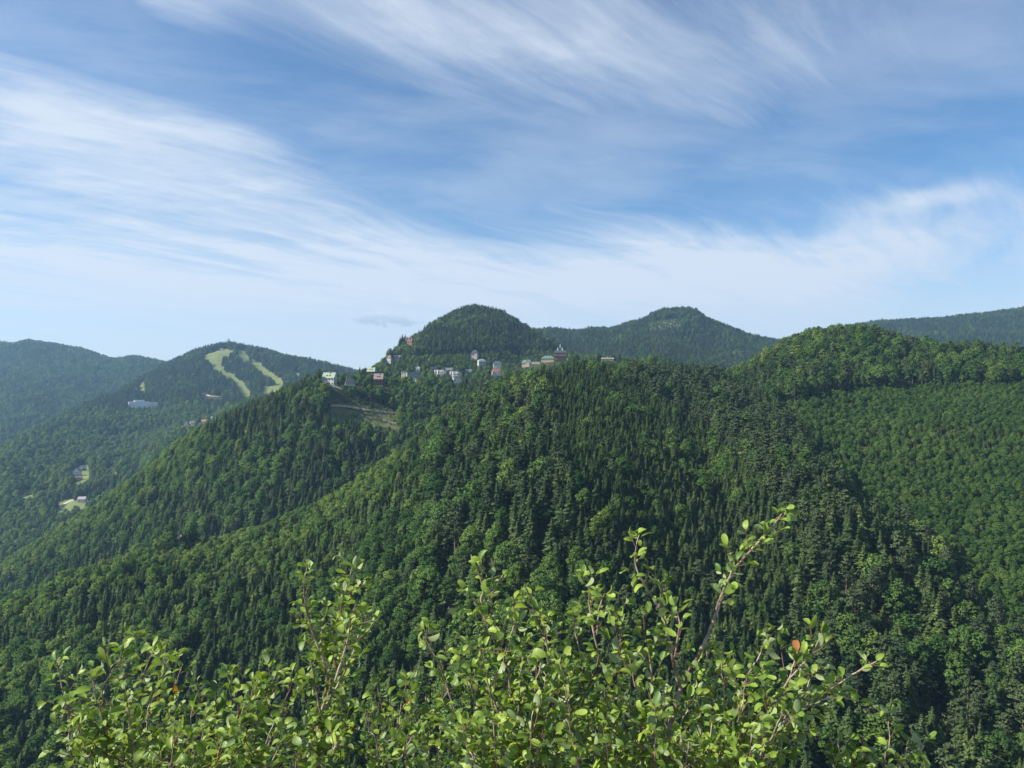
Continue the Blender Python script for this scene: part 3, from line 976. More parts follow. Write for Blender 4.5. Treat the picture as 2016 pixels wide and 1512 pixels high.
def tube(pts, radii, sides=6):
    pts = np.asarray(pts, float); n = len(pts)
    T = np.gradient(pts, axis=0) if n > 2 else np.tile(pts[-1] - pts[0], (n, 1))
    T = unit(T)
    ref = np.array([0.0, 0.0, 1.0]) if abs(T[0][2]) < 0.9 else np.array([1.0, 0.0, 0.0])
    V = []
    for i in range(n):
        a = unit(np.cross(T[i], ref)); b = np.cross(T[i], a)
        for s in range(sides):
            w = 6.28318 * s / sides
            V.append(pts[i] + (a * math.cos(w) + b * math.sin(w)) * radii[i])
    Fc = []
    for i in range(n - 1):
        for s in range(sides):
            p = i * sides + s; q = i * sides + (s + 1) % sides
            Fc.append((p, q, q + sides, p + sides))
    return np.array(V), np.array(Fc)


def trunk(seed, top, r, stubs=0, z_from=0.2):
    g = np.random.default_rng(seed)
    zz = np.array([-0.08, 0.0, 0.15, 0.4, 0.7, 1.0]) * 1.0
    pts = [(g.normal() * 0.004, g.normal() * 0.004, max(-0.08, q * top)) for q in zz]
    rad = [r * 1.35, r * 1.15, r, r * 0.8, r * 0.5, r * 0.12]
    parts = [tube(pts, rad, 6)]
    for i in range(stubs):
        z = g.uniform(z_from, top * 0.9); a = g.uniform(0, 6.28); L = g.uniform(0.05, 0.15)
        p = np.array([0, 0, z]); d = np.array([math.cos(a), math.sin(a), g.uniform(-.1, .6)])
        parts.append(tube([p, p + d * L * .5, p + d * L], [r * .3, r * .2, r * .05], 3))
    return cat(parts)


FORMS = {}     # name -> (trunk mesh, crown mesh, joined mesh)
src = bpy.data.collections.new('tree_forms')      # never linked to the scene, only instanced


def crown_normals(V, kind):
    """foliage sprays catch the light like the rounded crown they belong to"""
    if kind == 'cone':
        r = np.hypot(V[:, 0], V[:, 1])[:, None] + 1e-4
        n = np.concatenate([V[:, :2] / r, np.full((len(V), 1), 0.55)], axis=1)
    else:
        c = V[:, 2].mean()
        n = V - np.array([0, 0, c - 0.12])
        n[:, 2] *= 0.8
        n = unit(n) + np.array([0, 0, 0.15])
    q = V.reshape(-1, 4, 3)
    loc = q - q.mean(1, keepdims=True)
    n = unit(n).reshape(-1, 4, 3) + unit(loc) * 0.25
    g = np.random.default_rng(len(V))
    n = n + g.normal(size=(len(n), 1, 3)) * 0.22
    return unit(n.reshape(-1, 3))


def make_form(name, tr, cr, tmat, cmat):
    tm = mesh_np(name + '_trunk', tr[0], tr[1], [MT[tmat]])
    # turn every spray so that its upper face looks out of the crown
    kind = 'cone' if cmat in ('spruce', 'larch') else 'round'
    q = cr[0].reshape(-1, 4, 3)
    fn = np.cross(q[:, 2] - q[:, 0], q[:, 3] - q[:, 1])
    flip = (fn * crown_normals(cr[0], kind).reshape(-1, 4, 3).mean(1)).sum(1) < 0
    q[flip] = q[flip][:, ::-1]
    cr = (q.reshape(-1, 3), cr[1])
    cm = mesh_np(name + '_crown', cr[0], cr[1], [MT[cmat]])
    cn_ = crown_normals(cr[0], kind)
    cm.normals_split_custom_set_from_vertices([tuple(v) for v in cn_])
    V, Fc = cat([tr, cr])
    idx = np.concatenate([np.zeros(len(tr[1])), np.ones(len(cr[1]))])
    jm = mesh_np(name, V, Fc, [MT[tmat], MT[cmat]], idx)
    jm.vertices.foreach_get('normal', nv := np.zeros(len(V) * 3, dtype=np.float32))
    nv = nv.reshape(-1, 3)
    nv[len(tr[0]):] = cn_
    jm.normals_split_custom_set_from_vertices([tuple(v) for v in nv])
    o = bpy.data.objects.new(name, jm)
    src.objects.link(o)
    FORMS[name] = (tm, cm, jm)


for q in range(4):
    make_form('beech_form_%d' % q, trunk(40 + q, 0.7, 0.017, 5, 0.25), beech_crown(60 + q, [0.33, 0.30, 0.36, 0.27][q], [0.2, 0.26, 0.16, 0.24][q]), 'bark_grey', 'beech')
for q in range(2):
    make_form('beech_light_form_%d' % q, trunk(46 + q, 0.7, 0.016, 5, 0.25), beech_crown(66 + q, [0.32, 0.28][q], [0.2, 0.24][q]), 'bark_grey', 'beech_light')
for q in range(2):
    make_form('larch_form_%d' % q, trunk(30 + q, 0.95, 0.012), spruce_crown(90 + q, 0.23, 0.12, 26, 9, 0.7, 0.4), 'bark_dark', 'larch')
for q in range(3):
    make_form('pine_form_%d' % q, trunk(20 + q, 0.93, 0.014, 14, 0.4), pine_crown(70 + q, [0.36, 0.46, 0.26][q], [0.23, 0.20, 0.24][q]), 'bark_pine', 'pine')
for q in range(4):
    make_form('spruce_form_%d' % q, trunk(10 + q, 0.95, 0.013), spruce_crown(50 + q, [0.21, 0.24, 0.18, 0.225][q], [0.05, 0.08, 0.16, 0.04][q], 32, 10, [0.85, 0.8, 0.75, 0.95][q], [0.3, 0.35, 0.4, 0.25][q]), 'bark_dark', 'spruce')
FORM_NAMES = sorted(FORMS)
BEECH = [FORM_NAMES.index('beech_form_%d' % q) for q in range(4)]
BLIGHT = [FORM_NAMES.index('beech_light_form_%d' % q) for q in range(2)]
LARCH = [FORM_NAMES.index('larch_form_%d' % q) for q in range(2)]
PINE = [FORM_NAMES.index('pine_form_%d' % q) for q in range(3)]
SPRUCE = [FORM_NAMES.index('spruce_form_%d' % q) for q in range(4)]


# ------------------------------------------------------------------ where the trees stand
# running horizon of the bare hills, to leave out what no line of sight reaches
TANC = (Z + 5.0) / DD
TANC[:, DS < 230] = -9.0
HOR = np.maximum.accumulate(TANC, axis=1)


def scatter(d0, d1, step):
    ys = np.arange(d0, d1, step)
    P = []
    for y in ys:
        half = 0.78 * (y + step)
        xs = np.arange(-half, half, step)
        q = np.stack([xs + rng.uniform(-.48, .48, len(xs)) * step, np.full(len(xs), y) + rng.uniform(-.48, .48, len(xs)) * step], axis=1)
        P.append(q)
    P = np.concatenate(P)
    return P[(P[:, 1] > d0) & (np.abs(P[:, 0]) < 0.74 * P[:, 1])]


ZONE = dict(
    beech_slope=[(1520, 765), (1640, 742), (1800, 735), (2300, 715), (2300, 1330), (2016, 1330), (1900, 1130), (1760, 1020), (1690, 985), (1660, 930), (1600, 860), (1540, 810)],
    hill_top=[(1380, 760), (1450, 700), (1560, 640), (1800, 640), (2300, 660), (2300, 730), (2016, 742), (1800, 748), (1640, 760), (1520, 790), (1460, 790)],
    plantation=[(1090, 730), (1300, 765), (1400, 850), (1490, 950), (1560, 1060), (1480, 1090), (1230, 1090), (1130, 940), (1080, 800)],
    spur=[(1230, 700), (1400, 740), (1530, 820), (1660, 950), (1680, 1040), (1590, 1060), (1500, 950), (1380, 830), (1240, 760)],
    right_conifers=[(1580, 1040), (1780, 1020), (1900, 1140), (2100, 1330), (2100, 1600), (1700, 1600), (1560, 1250)],
    mature=[(890, 800), (1080, 745), (1110, 900), (1150, 1000), (1060, 1120), (860, 1110), (840, 900)],
    low_beech=[(880, 1080), (1060, 1060), (1120, 1150), (1080, 1280), (900, 1260), (820, 1180)],
    left_beech=[(-50, 1170), (200, 1085), (450, 1020), (640, 950), (790, 880), (780, 930), (650, 1030), (540, 1125), (400, 1160), (200, 1175), (-50, 1240)],
    left_bushy=[(-200, 1120), (260, 1080), (300, 1250), (120, 1420), (-200, 1420)],
    ridge_beech=[(180, 900), (390, 830), (440, 900), (300, 1000), (200, 1080), (0, 1150), (0, 1050)],
    village=[(640, 715), (1000, 690), (1240, 690), (1240, 720), (1000, 770), (830, 780), (640, 770)],
    cone_foot=[(760, 690), (880, 700), (1000, 690), (1120, 690), (1120, 730), (780, 740)],
)


def pick(probs, n):
    p = np.array(probs, float); p /= p.sum()
    return rng.choice(len(p), n, p=p)


def zone_trees(P, base_step):
    """positions -> arrays of kept trees: x, y, z, species (0 spruce 1 beech 2 pine 3 larch), height, width factor, zone id"""
    X, Y = P[:, 0], P[:, 1]
    z = grid_at(Z, X, Y)
    lay = layer_at(X, Y)
    px = CX + X / Y * F
    pt = CY - (z + 9.0) / Y * F
    n = len(X)
    pat = fbm(X, Y, 70.0, 3, 77)
    pat2 = fbm(X, Y, 28.0, 2, 131)
    probs = np.tile(np.array([0.55, 0.30, 0.06, 0.09]), (n, 1))
    lo = np.full(n, 10.0); hi = np.full(n, 16.0); sp_ = np.full(n, 4.0)
    zid = np.zeros(n, int)

    def setz(m, pr, a, b, s, k):
        probs[m] = pr; lo[m] = a; hi[m] = b; sp_[m] = s; zid[m] = k

    l1 = lay == 0
    setz(l1, (0.64, 0.20, 0.06, 0.10), 9.5, 20, 4.5, 1)
    setz(l1 & in_poly(px, pt, ZONE['left_bushy']), (0.48, 0.40, 0.02, 0.10), 10, 18, 4.8, 2)
    setz(l1 & in_poly(px, pt, ZONE['left_beech']), (0.2, 0.66, 0.04, 0.10), 10, 18, 5.4, 3)
    setz(l1 & in_poly(px, pt, ZONE['mature']), (0.48, 0.22, 0.24, 0.06), 17, 29, 6.6, 4)
    setz(l1 & in_poly(px, pt, ZONE['low_beech']), (0.22, 0.66, 0.08, 0.04), 14, 23, 6.6, 5)
    setz(l1 & in_poly(px, pt, ZONE['plantation']), (0.86, 0.05, 0.02, 0.07), 9.5, 18, 3.9, 6)
    setz(l1 & in_poly(px, pt, ZONE['beech_slope']), (0.03, 0.92, 0.0, 0.05), 4.5, 8.6, 3.7, 7)
    setz(l1 & in_poly(px, pt, ZONE['hill_top']), (0.16, 0.50, 0.24, 0.10), 15, 25, 6.4, 8)
    setz(l1 & in_poly(px, pt, ZONE['right_conifers']), (0.46, 0.13, 0.28, 0.13), 15, 27, 6.4, 9)
    setz(l1 & in_poly(px, pt, ZONE['spur']), (0.24, 0.06, 0.66, 0.04), 18, 28, 6.2, 10)
    l2 = lay == 1
    setz(l2, (0.62, 0.18, 0.12, 0.08), 12, 24, 5.4, 11)
    setz(l2 & in_poly(px, pt, ZONE['ridge_beech']), (0.12, 0.80, 0.04, 0.04), 11, 19, 5.8, 12)
    setz((l2 | (lay == 2)) & in_poly(px, pt, ZONE['village']), (0.35, 0.50, 0.05, 0.10), 9, 17, 6.4, 13)
    m3 = (lay == 2) & (zid == 0)
    setz(m3, (0.82, 0.06, 0.06, 0.06), 15, 28, 6.0, 14)
    setz(lay == 3, (0.82, 0.05, 0.02, 0.11), 16, 29, 7.6, 15)
    setz(lay == 4, (0.82, 0.06, 0.02, 0.10), 18, 32, 8.4, 16)
    m6 = (lay == 5) | (lay == 6)
    setz(m6, (0.22, 0.70, 0.0, 0.08), 15, 27, 9.2, 17)
    setz(m6 & (Y > 2450), (0.86, 0.06, 0.0, 0.08), 17, 30, 8.0, 18)
    setz(lay == 6, (0.15, 0.80, 0.0, 0.05), 12, 20, 7.8, 17)
    setz(lay == 7, (0.58, 0.36, 0.0, 0.06), 18, 32, 9.0, 19)
    # stands: patches of one kind
    sh = np.clip(pat * 1.6, -0.85, 0.85)
    probs[:, 0] *= np.clip(1 + sh, 0.1, 2); probs[:, 1] *= np.clip(1 - sh, 0.1, 2)
    cum = np.cumsum(probs / probs.sum(1, keepdims=True), axis=1)
    spc = (rng.uniform(0, 1, (n, 1)) > cum).sum(1)
    spc = np.clip(spc, 0, 3)
    h = lo + (hi - lo) * rng.beta(1.5, 1.7, n)
    h *= 1 + 0.16 * pat2
    wf = rng.uniform(0.78, 1.3, n)
    # conifers stand closer than broad crowns
    keep = rng.uniform(0, 1, n) < np.minimum(1.0, (base_step / sp_) ** 2 * np.where(spc == 1, 0.95, 1.08))
    keep &= lay >= 0
    gap = fbm(X, Y, 17.0, 2, 311)
    low = (gap > np.where(np.isin(zid, (4, 9, 10, 8, 5)), 0.40, 0.55)) & (zid != 6) & (zid != 7)
    h = np.where(low, h * rng.uniform(0.22, 0.45, n), h)
    keep |= low & (rng.uniform(0, 1, n) < 0.5)
    keep &= lay >= 0
    wf = np.where((spc == 1) & (zid == 7), wf * 1.2, wf)
    # bare ground
    pb = CY - z / Y * F; pm = CY - (z + h * .5) / Y * F; ptop = CY - (z + h) / Y * F
    i_ = np.clip(np.searchsorted(US, X / Y), 0, NU - 1); j_ = np.clip(np.searchsorted(LOGD, np.log(Y - 12)) - 1, 0, ND - 1)
    seen = z / Y > HOR[i_, j_] - 9.0 / F
    jx = px + rng.normal(0, 1.0, n); jy = rng.normal(0, 0.7, n)
    for poly, (d0, d1), kind in OPEN:
        m = (Y > d0) & (Y < d1)
        ins = m & seen & (in_poly(jx, pb + jy, poly) | in_poly(jx, pm + jy, poly) | in_poly(jx, ptop + jy, poly))
        if kind == 0:
            keep &= ~ins
        else:       # regrowth in the clearing
            small = ins & (rng.uniform(0, 1, n) < 0.8)
            h = np.where(small, rng.uniform(1.2, 4.6, n) if d0 < 2000 else rng.uniform(5, 11, n), h)
            spc = np.where(small, np.where(rng.uniform(0, 1, n) < 0.65, 1, 0), spc)
            keep = (keep & ~ins) | (small & (rng.uniform(0, 1, n) < (0.75 if d0 < 2000 else 1.0)))
    for pts, (d0, d1), wid, mat, nm, lab in TRACKS:
        a = np.array(pts)
        for s in range(len(a) - 1):
            for t in np.linspace(0, 1, 8):
                q = a[s] * (1 - t) + a[s + 1] * t
                keep &= ~((Y > d0) & (Y < d1) & (np.abs(px - q[0]) < 5) & (ptop - 2 < q[1]) & (pb + 2 > q[1]))
    # sites of the houses, and the open view onto them
    for b in BL:
        c = b['c']
        near = (np.hypot(X - c.x, Y - c.y) < b['wm'] * 0.5 + 4.0)
        keep &= ~near
        x0, x1 = b['px'] - b['w'] * .5 - 1, b['px'] + b['w'] * .5 + 1
        ymid = b['py'] - b['h'] * 0.52
        hw = h * 0.16 / Y * F
        hide = (Y < c.y) & (Y > c.y - 420) & (px + hw > x0) & (px - hw < x1) & (ptop < ymid) & (pb > b['py'] - b['h'] - b['rh'])
        keep &= ~hide
    # out of sight
    i = np.clip(np.searchsorted(US, X / Y), 0, NU - 1)
    j = np.clip(np.searchsorted(LOGD, np.log(Y - 12)) - 1, 0, ND - 1)
    keep &= ((z + h) / Y > HOR[i, j] - 5.0 / F) & (ptop < 1640)
    a = keep
    return dict(x=X[a], y=Y[a], z=z[a], s=spc[a], h=h[a], w=wf[a], zid=zid[a], lay=lay[a], px=px[a], pt=ptop[a], pb=pb[a])


A = zone_trees(scatter(235, 1010, 3.2), 3.2)
B = zone_trees(scatter(1010, 2150, 4.6), 4.6)
Cc = zone_trees(scatter(2150, 4500, 6.2), 6.2)
def scrub(poly, d0, d1, step, dens):
    P = scatter(d0, d1, step)
    z = grid_at(Z, P[:, 0], P[:, 1]); px = CX + P[:, 0] / P[:, 1] * F; pb = CY - z / P[:, 1] * F
    nz = fbm(P[:, 0], P[:, 1], 11.0, 3, 515)
    m = in_poly(px + rng.normal(0, 1.5, len(px)), pb + rng.normal(0, 1.0, len(px)), poly) & (rng.uniform(0, 1, len(px)) < dens * (0.6 + 1.2 * nz))
    tr = np.array(TRACKS[0][0])
    m &= np.abs(pb - np.interp(px, tr[:, 0], tr[:, 1])) > 2.2
    X, Y, z, px, pb = P[m, 0], P[m, 1], z[m], px[m], pb[m]
    n = len(X)
    h = 0.7 + 2.6 * rng.beta(1.2, 3.0, n)
    return dict(x=X, y=Y, z=z, s=np.where(rng.uniform(0, 1, n) < .8, 1, 0), h=h, w=rng.uniform(1.0, 1.6, n), zid=np.full(n, 13), lay=np.full(n, 1), px=px, pt=CY - (z + h) / Y * F, pb=pb)


Sc = scrub(OPEN[9][0], 860, 1130, 1.6, 0.55)
T = {k_: np.concatenate([A[k_], B[k_], Cc[k_], Sc[k_]]) for k_ in A}
NT_ = len(T['x'])
print('TREES', len(A['x']), len(B['x']), len(Cc['x']))
form = np.zeros(NT_, int)
for sidx, lst in enumerate((SPRUCE, BEECH, PINE, LARCH)):
    m_ = T['s'] == sidx
    form[m_] = np.array(lst)[rng.integers(0, len(lst), m_.sum())]
lp = np.zeros(32)
for zi_, p_ in {1: .14, 2: .22, 3: .65, 4: .16, 5: .2, 7: .10, 8: .2, 9: .2, 11: .10, 12: .25, 13: .35, 14: .15, 17: .28, 19: .15}.items():
    lp[zi_] = p_
m_ = (T['s'] == 1) & (rng.uniform(0, 1, NT_) < lp[T['zid']])
form[m_] = np.array(BLIGHT)[rng.integers(0, 2, m_.sum())]
T['f'] = form
T['rot'] = rng.uniform(0, 6.283, NT_)
T['tilt'] = rng.normal(0, 0.02, (NT_, 2))

# the trees that show largest stand as single trees
SINGLE = np.zeros(NT_, bool)
shrub_top = np.interp(T['px'], [0, 90, 260, 330, 450, 570, 600, 740, 800, 930, 1090, 1170, 1230, 1260, 1440, 1560, 1650, 1740, 1850, 2016],
                      [1540, 1320, 1260, 1300, 1350, 1330, 1130, 1200, 1300, 1130, 1220, 1150, 1220, 1080, 1100, 1180, 1240, 1310, 1480, 1540])
clear_view = (T['pt'] + 0.55 * (T['pb'] - T['pt']) < shrub_top) & (np.abs(T['px'] - CX) < CX - 4) & (T['lay'] == 0)
size = T['h'] / T['y'] * clear_view
for sset, cap in (((0,), 300), ((1,), 300), ((2,), 240), ((3,), 110)):
    m_ = np.isin(T['s'], sset)
    idx = np.nonzero(m_)[0]
    idx = idx[np.argsort(-size[idx])][:cap]
    idx = idx[size[idx] > 0]
    SINGLE[idx] = True
    # far neighbours that crowd a chosen tree stay as they are

KN = {0: ('spruce_tree', 'dark pointed spruce', 'tree', 'spruces'), 1: ('beech_tree', 'round leafy beech', 'tree', 'beeches'),
      2: ('pine_tree', 'bare-trunked pine', 'tree', 'pines'), 3: ('larch_tree', 'light green feathery larch', 'tree', 'larches')}


ZN = {1: 'on the near slope', 2: 'in the bushy lower left woods', 3: 'on the sunny left shoulder', 4: 'in the old stand',
      5: 'below the old stand', 6: 'in the young plantation', 7: 'on the smooth broadleaf slope', 8: 'on the right hill crest',
      9: 'in the lower right conifers', 10: 'on the dark pine spur'}
ZBOX = {}
for zi in ZN:
    q_ = SINGLE & (T['zid'] == zi)
    if q_.any():
        ZBOX[zi] = (np.percentile(T['px'][q_], [25, 50, 75]), np.percentile(T['pt'][q_], [33, 67]), np.percentile(T['h'][q_], [33, 67]))


def place_tree(i, override=None):
    nm, look, cat_, plural = KN[int(T['s'][i])]
    if int(T['f'][i]) in BLIGHT:
        nm, look, plural = 'light_green_tree', 'light green leafy tree', 'light green leafy trees'
    tm, cm, jm = FORMS[FORM_NAMES[int(T['f'][i])]]
    e = empty(nm, (T['x'][i], T['y'][i], T['z'][i] - 0.15), T['rot'][i])
    h, w = float(T['h'][i]), float(T['w'][i])
    e.scale = (h * w, h * w, h)
    e.rotation_euler = (T['tilt'][i, 0], T['tilt'][i, 1], T['rot'][i])
    new_ob('trunk', tm, e)
    new_ob('crown', cm, e)
    zi = int(T['zid'][i])
    where = ZN.get(zi, 'on the near slope')
    bx_, by_, bh_ = ZBOX[zi]
    side = ('far left', 'centre left', 'centre right', 'far right')[int(np.searchsorted(bx_, T['px'][i]))]
    lev = ('upper', 'middle', 'lower')[int(np.searchsorted(by_, T['pt'][i]))]
    big = ('small', 'mid-sized', 'big')[int(np.searchsorted(bh_, T['h'][i]))]
    tag(e, '%s %s %s, %s part, %s' % (big, look, where, lev, side), cat_, '%s %s %s, %s part, %s' % (big, plural, where, lev, side))
    return e


for i in np.nonzero(SINGLE)[0]:
    place_tree(i)


def gn_forest(name, idx, label):
    n = len(idx)
    if n == 0:
        return
    me = bpy.data.meshes.new(name)
    me.vertices.add(n)
    co = np.stack([T['x'][idx], T['y'][idx], T['z'][idx] - 0.15], axis=1).astype(np.float32)
    me.vertices.foreach_set('co', co.ravel())
    a = me.attributes.new('form', 'INT', 'POINT'); a.data.foreach_set('value', T['f'][idx].astype(np.int32))
    a = me.attributes.new('turn', 'FLOAT_VECTOR', 'POINT')
    a.data.foreach_set('vector', np.stack([T['tilt'][idx, 0], T['tilt'][idx, 1], T['rot'][idx]], axis=1).astype(np.float32).ravel())
    a = me.attributes.new('size', 'FLOAT_VECTOR', 'POINT')
    hw = T['h'][idx] * T['w'][idx]
    a.data.foreach_set('vector', np.stack([hw, hw, T['h'][idx]], axis=1).astype(np.float32).ravel())
    o = new_ob(name, me)
    tag(o, label, 'forest', kind='stuff')
    md = o.modifiers.new('trees', 'NODES')
    md.node_group = FOREST_GN
    return o


def forest_group():
    g = bpy.data.node_groups.new('forest', 'GeometryNodeTree')
    g.interface.new_socket('Geometry', in_out='INPUT', socket_type='NodeSocketGeometry')
    g.interface.new_socket('Geometry', in_out='OUTPUT', socket_type='NodeSocketGeometry')
    gi = g.nodes.new('NodeGroupInput'); go = g.nodes.new('NodeGroupOutput')
    ci = g.nodes.new('GeometryNodeCollectionInfo')
    ci.inputs['Collection'].default_value = src
    ci.inputs['Separate Children'].default_value = True
    ci.inputs['Reset Children'].default_value = True
    ip = g.nodes.new('GeometryNodeInstanceOnPoints')
    ip.inputs['Pick Instance'].default_value = True

    def named(nm, typ):
        q = g.nodes.new('GeometryNodeInputNamedAttribute')
        q.data_type = typ
        q.inputs['Name'].default_value = nm
        return q.outputs['Attribute']
    er = g.nodes.new('FunctionNodeEulerToRotation')
    g.links.new(named('turn', 'FLOAT_VECTOR'), er.inputs[0])
    g.links.new(gi.outputs[0], ip.inputs['Points'])
    g.links.new(ci.outputs[0], ip.inputs['Instance'])
    g.links.new(named('form', 'INT'), ip.inputs['Instance Index'])
    g.links.new(er.outputs[0], ip.inputs['Rotation'])
    g.links.new(named('size', 'FLOAT_VECTOR'), ip.inputs['Scale'])
    g.links.new(ip.outputs[0], go.inputs[0])
    return g


FOREST_GN = forest_group()
rest = ~SINGLE
near_m = rest & (T['lay'] == 0)
gn_forest('spruce_forest', np.nonzero(near_m & (T['s'] == 0))[0], 'dense dark spruces filling the near hill between the larger trees')
gn_forest('beech_forest', np.nonzero(near_m & (T['s'] == 1))[0], 'round leafy broadleaf trees massed over the near hill and right slope')
gn_forest('pine_forest', np.nonzero(near_m & (T['s'] == 2))[0], 'tufted pines scattered over the crests of the near hill')
gn_forest('larch_forest', np.nonzero(near_m & (T['s'] == 3))[0], 'pale feathery larches mixed into the near forest')
gn_forest('ridge_forest', np.nonzero(rest & (T['lay'] == 1))[0], 'mixed forest on the ridge that carries the village, falling to the left')
gn_forest('cone_hill_forest', np.nonzero(rest & (T['lay'] == 2))[0], 'dark conifer forest on the cone-shaped hill behind the village')
gn_forest('back_hill_forest', np.nonzero(rest & (T['lay'] == 3))[0], 'conifer forest on the rounded hill right of the cone-shaped hill')
gn_forest('far_mountain_forest', np.nonzero(rest & (T['lay'] == 4))[0], 'hazy forest on the far mountain at the right edge')
gn_forest('ski_hill_forest', np.nonzero(rest & np.isin(T['lay'], (5, 6)))[0], 'bluish forest on the ski hill and the valley side below it')
gn_forest('left_mountain_forest', np.nonzero(rest & (T['lay'] == 7))[0], 'blue hazy forest on the far mountain at the left edge')


# ---- trees that stand out by themselves
def lone(nm, look, px, ptop, hm, D, form_name, crown_mat=None, wf=1.0):
    zt = (CY - ptop) / F * D
    x = (px - CX) / F * D
    zg = float(grid_at(Z, np.array([x]), np.array([D]))[0])
    h = max(zt - zg, hm * 0.6) if hm is None else hm
    tm, cm, jm = FORMS[form_name]
    e = empty(nm, (x, D, zg - 0.15), random.uniform(0, 6))
    e.scale = (h * wf, h * wf, h)
    new_ob('trunk', tm, e)
    if crown_mat is None:
        new_ob('crown', cm, e)
    else:
        c2 = cm.copy(); c2.materials.clear(); c2.materials.append(MT[crown_mat])
        new_ob('crown', c2, e)
    tag(e, look, 'tree')
    return e


def depth_for_top(px, ptop, h, d0, d1):
    d = np.linspace(d0, d1, 500)
    z = grid_at(Z, (px - CX) / F * d, d) + h
    e = np.abs(CY - z / d * F - ptop)
    return float(d[int(np.argmin(e))])


def stand_out(nm, look, px, ptop, h, d0, d1, form_name, mat=None, wf=1.0):
    D = depth_for_top(px, ptop, h, d0, d1)
    return lone(nm, look, px, ptop, h, D, form_name, mat, wf)


stand_out('beech_tree', 'bright yellow-green round tree in the upper middle of the near hill', 1096, 806, 17, 430, 720, 'beech_form_3', 'yellowing')
stand_out('beech_tree', 'tree with a yellowish top at the upper edge of the old stand', 1018, 812, 21, 430, 700, 'beech_form_0', 'bright')
stand_out('beech_tree', 'broad fresh green tree left of the yellowish one in the old stand', 985, 822, 20, 430, 700, 'beech_form_2', 'bright')
stand_out('beech_tree', 'golden green tree on the left shoulder of the near hill', 497, 995, 13, 450, 640, 'beech_form_1', 'yellowing')
stand_out('beech_tree', 'big fresh green tree on the skyline left of the dead spruce', 1080, 735, 16, 600, 760, 'beech_form_2', 'bright')


def dead_tree(look, px, ptop, h, d0, d1, branches, seed):
    D = depth_for_top(px, ptop, h, d0, d1)
    x = (px - CX) / F * D
    zg = float(grid_at(Z, np.array([x]), np.array([D]))[0])
    g = np.random.default_rng(seed)
    e = empty('dead_tree', (x, D, zg - 0.1))
    pts = [(g.normal() * .15 * t, g.normal() * .15 * t, h * t - 0.8 * (t == 0)) for t in (0, .25, .5, .75, 1)]
    r0 = 0.016 * h
    v, f = tube(pts, [r0, r0 * .85, r0 * .65, r0 * .42, r0 * .1], 7)
    new_ob('trunk', mesh_np('dead_trunk', v, f, [MT['bark_dead']]), e)
    for b_ in range(branches):
        t = g.uniform(0.25, 0.97); a = g.uniform(0, 6.28); L = (1.05 - t) * h * 0.16 + 0.4
        p = np.array([0, 0, h * t]); d_ = np.array([math.cos(a), math.sin(a), g.uniform(-.45, .1)])
        v, f = tube([p, p + d_ * L * .55, p + d_ * L + np.array([0, 0, -.12 * L])], [r0 * .28, r0 * .18, r0 * .06], 4)
        new_ob('branch', mesh_np('dead_branch', v, f, [MT['bark_dead']]), e)
    tag(e, look, 'dead tree')


dead_tree('grey-brown dead spruce with bare branches on the skyline of the near hill', 1003, 742, 24, 520, 700, 46, 1)
dead_tree('thin pale dead trunk just right of the bare dead spruce', 1022, 775, 20, 480, 690, 5, 2)
dead_tree('pale broken dead trunk standing low in the old stand', 1030, 985, 17, 380, 520, 7, 3)
dead_tree('grey dead spike above the trees at the lower right edge', 1993, 1345, 15, 280, 380, 20, 4)
dead_tree('thin dead trunk at the top of the dark gap in the pine spur', 1271, 765, 16, 560, 760, 6, 5)


# ------------------------------------------------------------------ houses
def box_vf(x0, x1, y0, y1, z0, z1):
    V = [(x0, y0, z0), (x1, y0, z0), (x1, y1, z0), (x0, y1, z0), (x0, y0, z1), (x1, y0, z1), (x1, y1, z1), (x0, y1, z1)]
    Fc = [(0, 3, 2, 1), (4, 5, 6, 7), (0, 1, 5, 4), (1, 2, 6, 5), (2, 3, 7, 6), (3, 0, 4, 7)]
    return V, Fc


def join_vf(lst):
    V = []; Fc = []
    for v, f in lst:
        o = len(V)
        V += list(v); Fc += [tuple(q + o for q in p) for p in f]
    return V, Fc


def loft(rings, cap=True):
    """closed rings of equal length stacked into a solid"""
    n = len(rings[0]); V = [p for r in rings for p in r]; Fc = []
    for i in range(len(rings) - 1):
        for s in range(n):
            a = i * n + s; b = i * n + (s + 1) % n
            Fc.append((a, b, b + n, a + n))
    if cap:
        Fc.append(tuple(range(n))[::-1]); Fc.append(tuple(range((len(rings) - 1) * n, len(rings) * n)))
    return V, Fc


def rect(hx, hy, z):
    return [(-hx, -hy, z), (hx, -hy, z), (hx, hy, z), (-hx, hy, z)]


WIN_CACHE = {}


